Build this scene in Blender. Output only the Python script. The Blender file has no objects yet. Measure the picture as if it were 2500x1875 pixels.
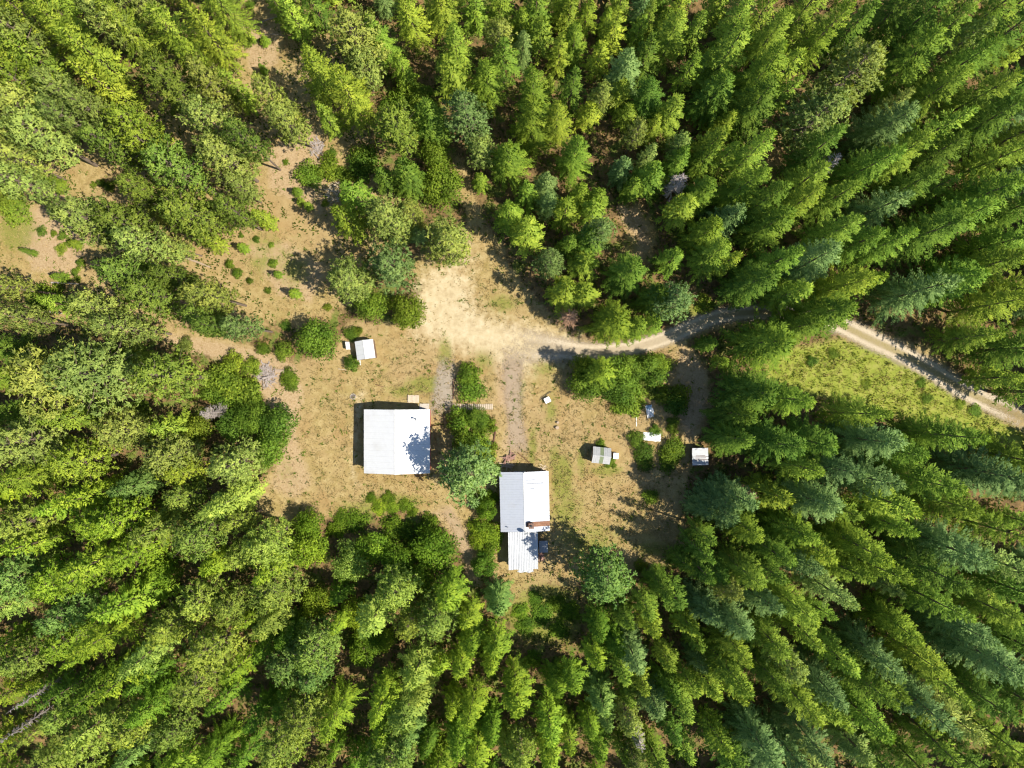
import bpy, math, random
import numpy as np
from mathutils import Vector, Matrix

# ------------------------------------------------------------------ camera, sky, sun, exposure
S = 0.063                      # metres on the ground per photograph pixel (2500 px wide)
HC = 109.4                     # camera height
scene = bpy.context.scene
C = scene.collection
cam_d = bpy.data.cameras.new('camera'); cam = bpy.data.objects.new('camera', cam_d); C.objects.link(cam)
cam.location = (0, 0, HC); cam.rotation_euler = (0, 0, 0)
cam_d.sensor_fit = 'HORIZONTAL'; cam_d.angle = 2*math.atan(1250*S/HC); cam_d.clip_start = 1; cam_d.clip_end = 2000
scene.camera = cam
SUN_EL, SUN_AZ = math.radians(53), math.radians(109.5)      # azimuth clockwise from +Y
world = bpy.data.worlds.new('World'); scene.world = world; world.use_nodes = True
wn = world.node_tree.nodes; wl = world.node_tree.links
for n in list(wn): wn.remove(n)
sky = wn.new('ShaderNodeTexSky'); sky.sky_type = 'NISHITA'; sky.sun_disc = False
sky.sun_elevation = SUN_EL; sky.sun_rotation = SUN_AZ; sky.altitude = 800; sky.air_density = 1.0; sky.dust_density = 0.4; sky.ozone_density = 1.0
bg = wn.new('ShaderNodeBackground'); bg.inputs[1].default_value = 0.11
wo = wn.new('ShaderNodeOutputWorld'); wl.new(sky.outputs[0], bg.inputs[0]); wl.new(bg.outputs[0], wo.inputs[0])
sd = bpy.data.lights.new('sun', 'SUN'); sd.energy = 5.0; sd.angle = math.radians(0.53); sd.color = (1.0, 0.93, 0.80)
sun = bpy.data.objects.new('sun', sd); C.objects.link(sun)
dirs = Vector((math.sin(SUN_AZ)*math.cos(SUN_EL), math.cos(SUN_AZ)*math.cos(SUN_EL), math.sin(SUN_EL)))
sun.rotation_euler = dirs.to_track_quat('Z', 'Y').to_euler(); sun.location = dirs*150
vs = scene.view_settings; vs.view_transform = 'Standard'; vs.look = 'None'; vs.exposure = 0.68; vs.gamma = 1.0; vs.use_curve_mapping = False
scene.render.engine = 'CYCLES'
cy = scene.cycles; cy.max_bounces = 4; cy.diffuse_bounces = 2; cy.glossy_bounces = 2; cy.transmission_bounces = 4; cy.transparent_max_bounces = 8
cy.use_denoising = True; cy.use_light_tree = False; cy.caustics_reflective = False; cy.caustics_refractive = False
cy.filter_width = 1.2

rng = random.Random(7)

# ------------------------------------------------------------------ helpers
def P(px, py, h=0.0):
    """where a point seen at photograph pixel (px, py) stands when it is h metres above the ground"""
    f = S*(1 - h/HC)
    return ((px-1250)*f, -(py-937.5)*f)

def gz(x, y):
    """ground height"""
    return 0.10*math.sin(x*0.21+1.3)*math.sin(y*0.17+0.4) + 0.06*math.sin(x*0.43+y*0.31) + 0.05*math.sin(y*0.55-x*0.12+2.0)

def node_mat(name):
    m = bpy.data.materials.new(name); m.use_nodes = True
    nt = m.node_tree
    for n in list(nt.nodes): nt.nodes.remove(n)
    out = nt.nodes.new('ShaderNodeOutputMaterial')
    return m, nt, out

def mk(nt, kind, **kw):
    n = nt.nodes.new(kind)
    for k, v in kw.items():
        if k.startswith('i_'):
            n.inputs[k[2:]].default_value = v
        else: setattr(n, k, v)
    return n

def noise(nt, scale, detail=4, rough=0.6, vec=None, dist=0.0):
    n = nt.nodes.new('ShaderNodeTexNoise'); n.inputs['Scale'].default_value = scale
    n.inputs['Detail'].default_value = detail; n.inputs['Roughness'].default_value = rough; n.inputs['Distortion'].default_value = dist
    if vec is not None: nt.links.new(vec, n.inputs['Vector'])
    return n.outputs['Fac']

def ramp(nt, fac, stops, interp='LINEAR'):
    r = nt.nodes.new('ShaderNodeValToRGB'); r.color_ramp.interpolation = interp
    els = r.color_ramp.elements
    while len(els) < len(stops): els.new(0.5)
    for e, (p, c) in zip(els, stops):
        e.position = p; e.color = (c[0], c[1], c[2], 1) if not isinstance(c, (int, float)) else (c, c, c, 1)
    nt.links.new(fac, r.inputs[0]); return r.outputs[0]

def mixc(nt, fac, a, b, mode='MIX'):
    n = nt.nodes.new('ShaderNodeMix'); n.data_type = 'RGBA'; n.blend_type = mode
    for sock, v in ((n.inputs[0], fac), (n.inputs[6], a), (n.inputs[7], b)):
        if isinstance(v, (int, float)): sock.default_value = v
        elif isinstance(v, tuple): sock.default_value = (v[0], v[1], v[2], 1)
        else: nt.links.new(v, sock)
    return n.outputs[2]

def math_n(nt, op, a, b=None, c=None, clamp=False):
    n = nt.nodes.new('ShaderNodeMath'); n.operation = op; n.use_clamp = clamp
    for i, v in enumerate((a, b, c)):
        if v is None: continue
        if isinstance(v, (int, float)): n.inputs[i].default_value = v
        else: nt.links.new(v, n.inputs[i])
    return n.outputs[0]

def sstep(nt, v, lo, hi):
    n = nt.nodes.new('ShaderNodeMapRange'); n.interpolation_type = 'SMOOTHSTEP'
    nt.links.new(v, n.inputs['Value']); n.inputs['From Min'].default_value = lo; n.inputs['From Max'].default_value = hi
    return n.outputs[0]

def bump(nt, h, strength=0.4, dist=0.05):
    b = nt.nodes.new('ShaderNodeBump'); b.inputs['Strength'].default_value = strength; b.inputs['Distance'].default_value = dist
    nt.links.new(h, b.inputs['Height']); return b.outputs[0]

def attr(nt, name):
    a = nt.nodes.new('ShaderNodeAttribute'); a.attribute_name = name; return a

def surf_mat(name, col, rough=0.7, var=0.25, scale=6.0, metal=0.0, spec=0.4, stain=None, stain_amt=0.45, bump_s=0.15, stretch=None):
    """painted / weathered surface: base colour with blotchy wear and fine relief"""
    m, nt, out = node_mat(name)
    tc = mk(nt, 'ShaderNodeTexCoord'); vec = tc.outputs['Object']
    if stretch:
        mp = mk(nt, 'ShaderNodeMapping'); mp.inputs['Scale'].default_value = stretch; nt.links.new(vec, mp.inputs[0]); vec = mp.outputs[0]
    n1 = noise(nt, scale, 5, 0.65, vec); n2 = noise(nt, scale*0.22, 3, 0.6, vec)
    d = tuple(c*(1-var) for c in col); l = tuple(min(0.9, c*(1+var*0.5)) for c in col)
    c = ramp(nt, n1, [(0.3, d), (0.7, l)])
    oi = mk(nt, 'ShaderNodeObjectInfo')
    c = mixc(nt, math_n(nt, 'MULTIPLY', oi.outputs['Random'], var*0.6), c, tuple(x*0.6 for x in col))
    if stain:
        c = mixc(nt, math_n(nt, 'MULTIPLY', sstep(nt, n2, 0.52, 0.72), stain_amt), c, stain)
    p = mk(nt, 'ShaderNodeBsdfPrincipled'); nt.links.new(c, p.inputs['Base Color'])
    p.inputs['Roughness'].default_value = rough; p.inputs['Metallic'].default_value = metal; p.inputs['Specular IOR Level'].default_value = spec
    if bump_s: nt.links.new(bump(nt, n1, bump_s, 0.02), p.inputs['Normal'])
    nt.links.new(p.outputs[0], out.inputs[0]); return m

def leaf_mat(name, trans=0.35, hue=0.5, sat_noise=True):
    """foliage: colour of the plant from its object colour, per-leaf variation from the mesh"""
    m, nt, out = node_mat(name)
    oi = mk(nt, 'ShaderNodeObjectInfo'); v = attr(nt, 'leaf')
    c = mixc(nt, v.outputs['Fac'], oi.outputs['Color'], (1, 1, 1), 'MULTIPLY')
    val = math_n(nt, 'MULTIPLY_ADD', v.outputs['Fac'], 0.85, 0.52)
    hs = mk(nt, 'ShaderNodeHueSaturation'); nt.links.new(oi.outputs['Color'], hs.inputs['Color']); nt.links.new(val, hs.inputs['Value'])
    nt.links.new(math_n(nt, 'MULTIPLY_ADD', v.outputs['Fac'], -0.035, 0.522), hs.inputs['Hue'])
    p = mk(nt, 'ShaderNodeBsdfPrincipled'); nt.links.new(hs.outputs[0], p.inputs['Base Color'])
    p.inputs['Roughness'].default_value = 0.6; p.inputs['Specular IOR Level'].default_value = 0.10
    t = mk(nt, 'ShaderNodeBsdfTranslucent')
    tcol = mixc(nt, 1.0, hs.outputs[0], (1.25, 1.2, 0.55), 'MULTIPLY'); nt.links.new(tcol, t.inputs[0])
    mx = mk(nt, 'ShaderNodeMixShader'); mx.inputs[0].default_value = trans
    nt.links.new(p.outputs[0], mx.inputs[1]); nt.links.new(t.outputs[0], mx.inputs[2]); nt.links.new(mx.outputs[0], out.inputs[0])
    return m

class MB:
    """collects verts/faces of one mesh"""
    def __init__(s): s.v = []; s.f = []; s.mi = []; s.m = 0
    def face(s, pts):
        b = len(s.v); s.v.extend([tuple(p) for p in pts]); s.f.append(tuple(range(b, b+len(pts)))); s.mi.append(s.m)
    def box(s, x0, x1, y0, y1, z0, z1, M=None):
        c = [Vector((x, y, z)) for z in (z0, z1) for y in (y0, y1) for x in (x0, x1)]
        if M is not None: c = [M @ p for p in c]
        b = len(s.v); s.v.extend([tuple(p) for p in c])
        for q in ((0,2,3,1),(4,5,7,6),(0,1,5,4),(2,6,7,3),(0,4,6,2),(1,3,7,5)):
            s.f.append(tuple(b+i for i in q)); s.mi.append(s.m)
    def tube(s, pts, rad, n=7, cap=True):
        pts = [Vector(p) for p in pts]; rings = []
        for i, p in enumerate(pts):
            d = (pts[min(i+1, len(pts)-1)] - pts[max(i-1, 0)]).normalized()
            a = d.orthogonal().normalized() if abs(d.z) < 0.9 else Vector((1, 0, 0)).cross(d).normalized()
            b2 = d.cross(a); r = rad[i] if isinstance(rad, (list, tuple)) else rad
            b = len(s.v); rings.append(b)
            for k in range(n):
                t = 2*math.pi*k/n; s.v.append(tuple(p + (a*math.cos(t)+b2*math.sin(t))*r))
        for i in range(len(rings)-1):
            for k in range(n):
                s.f.append((rings[i]+k, rings[i]+(k+1) % n, rings[i+1]+(k+1) % n, rings[i+1]+k)); s.mi.append(s.m)
        if cap:
            s.f.append(tuple(rings[0]+k for k in range(n))[::-1]); s.mi.append(s.m)
            s.f.append(tuple(rings[-1]+k for k in range(n))); s.mi.append(s.m)
    def mesh(s, name):
        me = bpy.data.meshes.new(name); me.from_pydata(s.v, [], s.f); me.update(); return me

def link(name, data, parent=None, mat=None, loc=None, rot=None):
    o = bpy.data.objects.new(name, data); C.objects.link(o)
    if parent is not None: o.parent = parent
    if mat is not None and data is not None and not data.materials:
        data.materials.append(mat)
    if loc is not None: o.location = loc
    if rot is not None: o.rotation_euler = rot
    return o

def thing(name, label, cat, loc=(0, 0, 0), rz=0.0, group=None):
    o = bpy.data.objects.new(name, None); C.objects.link(o); o.empty_display_size = 0.3
    o.location = loc; o.rotation_euler = (0, 0, rz); o['label'] = label; o['category'] = cat
    if group: o['group'] = group
    return o

def tag(o, label, cat, group=None):
    o['label'] = label; o['category'] = cat
    if group: o['group'] = group
    return o

def boxo(name, dims, parent, mat, M=None, bevel=0.0):
    b = MB(); b.box(*dims, M=M); me = b.mesh(name); o = link(name, me, parent, mat)
    if bevel:
        md = o.modifiers.new('bevel', 'BEVEL'); md.width = bevel; md.segments = 2
    return o

# ------------------------------------------------------------------ open ground as the photograph shows it (pixels)
OPEN = [
 [(1085,370),(1120,385),(1150,450),(1170,540),(1225,600),(1240,650),(1330,760),(1390,830),(1500,850),(1560,840),(1660,800),(1720,768),(1800,750),(1900,750),(1960,770),(1900,800),(1740,800),(1670,830),(1720,900),(1740,1000),(1690,1080),(1670,1200),(1660,1270),(1700,1310),(1640,1370),(1530,1390),(1430,1400),(1400,1430),(1330,1420),(1260,1480),(1240,1440),(1215,1420),(1170,1400),(1130,1340),(1060,1250),(960,1240),(850,1255),(700,1270),(630,1240),(640,1170),(700,1110),(720,1070),(690,1000),(640,960),(600,900),(500,850),(390,830),(330,830),(310,810),(420,800),(600,840),(700,880),(730,890),(830,840),(850,790),(930,790),(1020,800),(1030,720),(1040,690),(1000,650),(1010,630),(1100,600),(1150,540),(1120,470)],
 [(570,-20),(640,-10),(695,60),(695,140),(670,190),(610,190),(585,110)],
 [(640,390),(740,290),(800,320),(860,400),(870,470),(800,560),(730,520),(650,490)],
 [(545,650),(600,550),(700,560),(800,620),(835,700),(790,800),(700,800),(640,740)],
 [(-20,520),(120,480),(240,590),(205,680),(190,725),(70,700),(20,650)],
 [(200,400),(290,420),(330,500),(290,500),(200,450)],
 [(1515,505),(1560,500),(1600,560),(1590,640),(1520,650),(1540,580)],
 [(1825,340),(1875,290),(1910,330),(1900,440),(1860,430),(1830,380)],
 [(1885,850),(1950,850),(2050,830),(2050,800),(2060,785),(2150,820),(2260,850),(2380,950),(2500,1010),(2560,1040),(2560,1070),(2440,1050),(2320,1030),(2200,1010),(2100,980),(2030,960),(1940,935),(1880,920)],
 [(1440,320),(1490,310),(1500,470),(1450,480)],
 [(975,195),(1005,190),(1020,240),(990,250)],
 [(1230,1425),(1430,1430),(1460,1560),(1350,1620),(1260,1590),(1205,1480)],
]
def in_poly(x, y, poly):
    c = False; n = len(poly); j = n-1
    for i in range(n):
        xi, yi = poly[i]; xj, yj = poly[j]
        if (yi > y) != (yj > y) and x < (xj-xi)*(y-yi)/(yj-yi)+xi: c = not c
        j = i
    return c
def poly_dist(X, Y, poly):
    """signed distance (pixels, negative inside) on numpy arrays"""
    D = np.full(X.shape, 1e9); ins = np.zeros(X.shape, bool); n = len(poly)
    for i in range(n):
        x0, y0 = poly[i]; x1, y1 = poly[(i+1) % n]
        dx, dy = x1-x0, y1-y0; t = np.clip(((X-x0)*dx+(Y-y0)*dy)/(dx*dx+dy*dy+1e-9), 0, 1)
        D = np.minimum(D, np.hypot(X-x0-t*dx, Y-y0-t*dy))
        cr = ((y0 > Y) != (y1 > Y)) & (X < (x1-x0)*(Y-y0)/(y1-y0+1e-12)+x0); ins ^= cr
    return np.where(ins, -D, D)
def line_dist(X, Y, pts):
    D = np.full(X.shape, 1e9)
    for (x0, y0), (x1, y1) in zip(pts, pts[1:]):
        dx, dy = x1-x0, y1-y0; t = np.clip(((X-x0)*dx+(Y-y0)*dy)/(dx*dx+dy*dy+1e-9), 0, 1)
        D = np.minimum(D, np.hypot(X-x0-t*dx, Y-y0-t*dy))
    return D
def soft(D, w): return np.clip(0.5 - D/(2*w), 0, 1)

# ------------------------------------------------------------------ ground sheet
GX0, GX1, GY0, GY1, GS = -96, 96, -76, 76, 0.4
nx = int((GX1-GX0)/GS)+1; ny = int((GY1-GY0)/GS)+1
gx = np.linspace(GX0, GX1, nx); gy = np.linspace(GY0, GY1, ny)
XX, YY = np.meshgrid(gx, gy)
ZZ = 0.10*np.sin(XX*0.21+1.3)*np.sin(YY*0.17+0.4) + 0.06*np.sin(XX*0.43+YY*0.31) + 0.05*np.sin(YY*0.55-XX*0.12+2.0)
PX = XX/S+1250; PY = 937.5-YY/S
dry = np.zeros(PX.shape)
for poly in OPEN[:9]: dry = np.maximum(dry, soft(poly_dist(PX, PY, poly), 22))
dry = np.maximum(dry, 0.62*soft(poly_dist(PX, PY, [(-80,380),(300,330),(540,-60),(760,-60),(1000,560),(850,760),(600,820),(300,800),(-80,800)]), 40))
SAND = [(1015,705),(1045,660),(1110,645),(1150,680),(1160,745),(1210,780),(1300,792),(1400,822),(1440,850),(1410,880),(1330,885),(1290,920),(1230,890),(1150,862),(1060,835),(1010,810)]
sand = soft(poly_dist(PX, PY, SAND), 42)
sand = np.maximum(sand, 0.55*soft(poly_dist(PX, PY, [(1090,610),(1130,560),(1165,600),(1180,660),(1130,680),(1060,660)]), 30))
sand = np.maximum(sand, 0.7*soft(poly_dist(PX, PY, [(868,968),(882,952),(895,968),(880,1010),(868,1160),(885,1190),(870,1195),(858,1170),(860,1040)]), 12))
sand = np.maximum(sand, 0.6*soft(poly_dist(PX, PY, [(1200,850),(1330,860),(1300,920),(1275,1000),(1240,990),(1235,900)]), 30))
bare = np.zeros(PX.shape)
for poly in ([(1210,870),(1270,870),(1262,985),(1285,1095),(1240,1110),(1225,1080),(1262,1010),(1215,985)],
             [(420,815),(600,845),(720,890),(740,960),(720,1060),(760,1180),(720,1220),(660,1190),(690,1060),(640,960),(590,900),(400,835)],
             [(650,380),(740,300),(780,330),(800,430),(780,520),(740,500),(660,460)],
             [(1060,1250),(1100,1235),(1140,1300),(1160,1370),(1175,1430),(1150,1430),(1125,1340),(1085,1270)],
             [(20,520),(120,500),(220,590),(190,670),(80,660)], [(600,600),(700,590),(790,650),(760,740),(680,720)], [(590,40),(680,70),(680,160),(610,170)],
             [(1500,505),(1560,510),(1590,600),(1560,640),(1540,570)],
             [(1660,830),(1720,900),(1730,1000),(1680,1080),(1650,1000)]):
    bare = np.maximum(bare, soft(poly_dist(PX, PY, poly), 18))
green = np.zeros(PX.shape)
for cx, cy, rx, ry, a in ((1372,1170,24,60,1.0),(1440,1330,70,30,.6),(1420,1130,14,50,.5),(1345,1000,22,40,.5),(1330,900,40,25,.5),(700,1150,30,50,.3),(900,1240,90,20,.6),(1180,880,30,30,.5),(650,590,60,40,.4),(720,660,50,50,.5),(1560,1230,50,60,.3),(1330,1500,90,70,1.0),(1380,1250,45,60,.55),(1355,1120,15,40,.6),(1395,1230,20,50,.5),(1050,940,60,22,.85),(985,955,40,18,.6),(1085,865,18,45,.6),(1262,1010,15,30,.7),(1300,1090,12,60,.6),(1270,960,10,60,.5),
                          (1390,1310,40,30,.5),(1230,740,40,22,.6),(1480,1150,45,14,.7),(1460,1300,60,30,.45),(960,1225,80,22,.7),(1600,1340,60,20,.6),(1540,600,25,35,.4),(700,640,50,60,.35),(640,640,40,30,.5),(40,560,50,60,.7),(260,600,60,40,.3),(1690,760,30,20,.7)):
    green = np.maximum(green, a*np.exp(-((PX-cx)/rx)**2-((PY-cy)/ry)**2))
meadow = soft(poly_dist(PX, PY, [(1880,850),(1960,850),(2050,830),(2150,860),(2260,920),(2400,1010),(2500,1060),(2500,1090),(2320,1040),(2100,990),(1940,945),(1870,920)]), 20)
green = np.maximum(green, meadow*0.75)
me = bpy.data.meshes.new('ground'); N = nx*ny
co = np.stack([XX, YY, ZZ], -1).reshape(-1, 3).astype(np.float32)
idx = np.arange(N).reshape(ny, nx)
q = np.stack([idx[:-1, :-1], idx[:-1, 1:], idx[1:, 1:], idx[1:, :-1]], -1).reshape(-1, 4)
# outer skirt to the horizon
big = [(-900,-900,0),(900,-900,0),(900,900,0),(-900,900,0)]
me.vertices.add(N); me.vertices.foreach_set('co', co.ravel())
me.loops.add(q.size); me.loops.foreach_set('vertex_index', q.ravel().astype(np.int32))
me.polygons.add(len(q)); me.polygons.foreach_set('loop_start', np.arange(0, q.size, 4, dtype=np.int32))
me.update(); me.validate()
me.polygons.foreach_set('use_smooth', np.ones(len(q), bool))
for nm, a in (('dry', dry), ('sand', sand), ('bare', bare), ('green', green), ('meadow', meadow)):
    at = me.attributes.new(nm, 'FLOAT', 'POINT'); at.data.foreach_set('value', a.ravel().astype(np.float32))
m, nt, out = node_mat('dry_ground')
tc = mk(nt, 'ShaderNodeTexCoord'); v = tc.outputs['Object']
nA = noise(nt, 0.18, 5, 0.6, v); nB = noise(nt, 0.9, 5, 0.65, v); nC = noise(nt, 4.0, 4, 0.7, v); nD = noise(nt, 0.45, 4, 0.6, v, 0.6)
nE = noise(nt, 9.0, 3, 0.7, v); nF = noise(nt, 0.07, 4, 0.6, v)
straw = ramp(nt, nB, [(0.28, (0.235,0.163,0.064)), (0.44, (0.312,0.228,0.096)), (0.58, (0.37,0.278,0.124)), (0.74, (0.42,0.330,0.162))])
straw = mixc(nt, math_n(nt, 'MULTIPLY', sstep(nt, nE, 0.50, 0.68), 0.5), straw, (0.165,0.125,0.04)); straw = mixc(nt, math_n(nt, 'MULTIPLY', sstep(nt, nE, 0.46, 0.32), 0.5), straw, (0.48,0.385,0.21))
straw = mixc(nt, math_n(nt, 'MULTIPLY', sstep(nt, nC, 0.52, 0.66), 0.35), straw, (0.22,0.18,0.05))
straw = mixc(nt, math_n(nt, 'MULTIPLY', sstep(nt, nD, 0.50, 0.64), 0.38), straw, (0.235,0.185,0.055))
straw = mixc(nt, math_n(nt, 'MULTIPLY', sstep(nt, nF, 0.48, 0.60), 0.4), straw, (0.34,0.235,0.125))
straw = mixc(nt, math_n(nt, 'MULTIPLY', sstep(nt, nA, 0.50, 0.66), 0.5), straw, (0.30,0.19,0.080))
litter = ramp(nt, nB, [(0.30, (0.07,0.05,0.022)), (0.48, (0.15,0.10,0.045)), (0.62, (0.24,0.15,0.065)), (0.78, (0.12,0.13,0.04))])
litter = mixc(nt, sstep(nt, nD, 0.50, 0.62), litter, (0.12,0.15,0.03))
litter = mixc(nt, math_n(nt, 'MULTIPLY', sstep(nt, nC, 0.55, 0.7), 0.6), litter, (0.33,0.22,0.10))
def wmask(name, lo=0.3, hi=0.7, amt=0.5):
    a = attr(nt, name).outputs['Fac']
    w = math_n(nt, 'ADD', a, math_n(nt, 'MULTIPLY', math_n(nt, 'SUBTRACT', math_n(nt, 'ADD', math_n(nt, 'MULTIPLY', nB, 0.6), math_n(nt, 'MULTIPLY', nC, 0.4)), 0.5), amt*2))
    return sstep(nt, w, lo, hi)
col = mixc(nt, wmask('dry', 0.2, 0.6), litter, straw)
dirt = ramp(nt, nC, [(0.3, (0.28,0.19,0.105)), (0.5, (0.37,0.265,0.155)), (0.7, (0.45,0.34,0.215))])
col = mixc(nt, math_n(nt, 'MULTIPLY', wmask('bare', 0.2, 0.8, 0.7), 0.85), col, dirt)
snd = ramp(nt, nB, [(0.28, (0.37,0.285,0.165)), (0.5, (0.475,0.385,0.235)), (0.72, (0.55,0.46,0.305))])
snd = mixc(nt, math_n(nt, 'MULTIPLY', sstep(nt, nC, 0.60, 0.72), 0.6), snd, (0.30,0.23,0.10))
col = mixc(nt, wmask('sand', 0.15, 0.95, 0.7), col, snd)
grn = ramp(nt, nE, [(0.3, (0.09,0.13,0.02)), (0.5, (0.17,0.19,0.035)), (0.68, (0.33,0.27,0.08))])
col = mixc(nt, math_n(nt, 'MULTIPLY', wmask('green', 0.12, 0.6, 0.7), 0.85), col, grn)
col = mixc(nt, math_n(nt, 'MULTIPLY', wmask('meadow', 0.2, 0.7, 0.4), 0.8), col, ramp(nt, nB, [(0.3, (0.16,0.215,0.028)), (0.5, (0.245,0.285,0.042)), (0.7, (0.34,0.33,0.09))]))
p = mk(nt, 'ShaderNodeBsdfPrincipled'); nt.links.new(col, p.inputs['Base Color']); p.inputs['Roughness'].default_value = 0.95; p.inputs['Specular IOR Level'].default_value = 0.1
nt.links.new(bump(nt, math_n(nt, 'ADD', nC, nE), 0.6, 0.10), p.inputs['Normal']); nt.links.new(p.outputs[0], out.inputs[0])
me.materials.append(m)
gro = link('ground', me); gro['kind'] = 'structure'; gro['label'] = 'dry tan clearing ground and brown forest floor'
b = MB()
for a0, a1, b0, b1 in ((-900,900,-900,GY0),(-900,900,GY1,900),(-900,GX0,GY0,GY1),(GX1,900,GY0,GY1)):
    b.face([(a0,b0,-0.06),(a1,b0,-0.06),(a1,b1,-0.06),(a0,b1,-0.06)])
mt, nt, out = node_mat('far_ground'); tc = mk(nt, 'ShaderNodeTexCoord')
c = ramp(nt, noise(nt, 0.3, 5, 0.65, tc.outputs['Object']), [(0.3, (0.04,0.06,0.02)), (0.6, (0.12,0.11,0.04))])
p = mk(nt, 'ShaderNodeBsdfPrincipled'); nt.links.new(c, p.inputs['Base Color']); p.inputs['Roughness'].default_value = 0.95; nt.links.new(p.outputs[0], out.inputs[0])
fo = link('surrounding_terrain', b.mesh('surrounding_terrain'), None, mt); fo['kind'] = 'structure'; fo['label'] = 'wooded land around the clearing'

# ------------------------------------------------------------------ gravel road and paths: sheets with ragged edges
def strip(name, label, pts, widths, ruts, cols, lift=0.02, edge=0.35, fade=0.16, top=1.0):
    pts = [Vector((*P(x, y), 0)) for x, y in pts]
    # Catmull-Rom resample
    res = []; ws = []
    for i in range(len(pts)-1):
        p0, p1, p2, p3 = pts[max(i-1, 0)], pts[i], pts[i+1], pts[min(i+2, len(pts)-1)]
        n = max(2, int((p2-p1).length/0.4))
        for k in range(n + (1 if i == len(pts)-2 else 0)):
            t = k/n
            res.append(0.5*((2*p1)+(-p0+p2)*t+(2*p0-5*p1+4*p2-p3)*t*t+(-p0+3*p1-3*p2+p3)*t**3)); ws.append(widths[i]*(1-t)+widths[i+1]*t)
    NW = 10; vs_, fs, us, ls = [], [], [], []; L = 0.0
    for i, p in enumerate(res):
        d = (res[min(i+1, len(res)-1)]-res[max(i-1, 0)]).normalized(); nrm = Vector((-d.y, d.x, 0))
        if i: L += (p-res[i-1]).length
        for k in range(NW+1):
            u = -1+2*k/NW; w = p+nrm*(u*ws[i]*0.5)
            vs_.append((w.x, w.y, gz(w.x, w.y)+lift)); us.append(u); ls.append(L)
    total = L
    for i in range(len(res)-1):
        for k in range(NW): a = i*(NW+1)+k; fs.append((a, a+1, a+NW+2, a+NW+1))
    me = bpy.data.meshes.new(name); me.from_pydata(vs_, [], fs); me.update()
    at = me.attributes.new('across', 'FLOAT', 'POINT'); at.data.foreach_set('value', us)
    at = me.attributes.new('rut', 'FLOAT', 'POINT'); at.data.foreach_set('value', [min(1, max(0.12, (w[0]-22)/20)) for w in vs_])
    at = me.attributes.new('ends', 'FLOAT', 'POINT'); at.data.foreach_set('value', [min(l, total-l) for l in ls])
    m, nt, out = node_mat(name)
    tc = mk(nt, 'ShaderNodeTexCoord'); v = tc.outputs['Object']
    nB = noise(nt, 1.2, 5, 0.7, v); nC = noise(nt, 6.0, 4, 0.7, v)
    u = math_n(nt, 'ABSOLUTE', attr(nt, 'across').outputs['Fac'])
    c = ramp(nt, nC, [(0.25, cols[0]), (0.5, cols[1]), (0.75, cols[2])])
    c = mixc(nt, math_n(nt, 'MULTIPLY', sstep(nt, nB, 0.5, 0.68), 0.4), c, tuple(x*0.72 for x in cols[0]))
    if ruts:
        mid = sstep(nt, math_n(nt, 'ADD', u, math_n(nt, 'MULTIPLY', math_n(nt, 'SUBTRACT', nC, 0.5), 0.30)), 0.28, 0.10)
        c = mixc(nt, math_n(nt, 'MULTIPLY', math_n(nt, 'MULTIPLY', mid, ruts), attr(nt, 'rut').outputs['Fac']), c, ramp(nt, nC, [(0.3, (0.16,0.14,0.04)), (0.6, (0.33,0.26,0.10))]))
    if ruts:     # two compacted wheel tracks, loose paler gravel between and beside them
        tw_ = math_n(nt, 'ABSOLUTE', math_n(nt, 'SUBTRACT', math_n(nt, 'ADD', u, math_n(nt, 'MULTIPLY', math_n(nt, 'SUBTRACT', nB, 0.5), 0.16)), 0.42))
        c = mixc(nt, math_n(nt, 'MULTIPLY', sstep(nt, tw_, 0.16, 0.05), 0.38), c, tuple(x*1.12 for x in cols[2]))
        c = mixc(nt, math_n(nt, 'MULTIPLY', math_n(nt, 'MULTIPLY', sstep(nt, tw_, 0.14, 0.22), sstep(nt, nC, 0.44, 0.6)), 0.5), c, tuple(x*0.75 for x in cols[0]))
    p = mk(nt, 'ShaderNodeBsdfPrincipled'); nt.links.new(c, p.inputs['Base Color']); p.inputs['Roughness'].default_value = 0.95; p.inputs['Specular IOR Level'].default_value = 0.1
    nt.links.new(bump(nt, nC, 0.6, 0.08), p.inputs['Normal'])
    e = math_n(nt, 'SUBTRACT', 1.0, u)
    e = math_n(nt, 'MINIMUM', e, math_n(nt, 'MULTIPLY', attr(nt, 'ends').outputs['Fac'], fade))
    e = math_n(nt, 'ADD', e, math_n(nt, 'MULTIPLY', math_n(nt, 'SUBTRACT', math_n(nt, 'ADD', math_n(nt, 'MULTIPLY', nB, 0.45), math_n(nt, 'MULTIPLY', nC, 0.55)), 0.5), 1.5))
    k = math_n(nt, 'MULTIPLY', sstep(nt, e, edge-0.3, edge+0.3), top)
    tr = mk(nt, 'ShaderNodeBsdfTransparent'); mx = mk(nt, 'ShaderNodeMixShader')
    nt.links.new(k, mx.inputs[0]); nt.links.new(tr.outputs[0], mx.inputs[1]); nt.links.new(p.outputs[0], mx.inputs[2]); nt.links.new(mx.outputs[0], out.inputs[0])
    me.materials.append(m); o = link(name, me); o['kind'] = 'structure'; o['label'] = label; return o
GRAV = ((0.335,0.27,0.185),(0.435,0.36,0.26),(0.51,0.435,0.325))
strip('gravel_road', 'pale two track gravel road curving out through the forest', [(1190,838),(1240,842),(1300,847),(1380,855),(1440,860),(1500,855),(1560,846),(1640,820),(1700,793),(1760,772),(1830,763),(1900,764),(1980,770),(2050,792),(2120,826),(2200,864),(2270,902),(2340,945),(2420,985),(2500,1022),(2580,1060)],
      [9.0,8.0,6.5,5.0,4.2,3.6,3.5,3.6,3.6,3.6,3.6,3.8,4.0,4.2,4.4,4.4,4.4,4.4,4.4,4.4,4.4], 0.75, GRAV, 0.020, fade=0.045)
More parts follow.
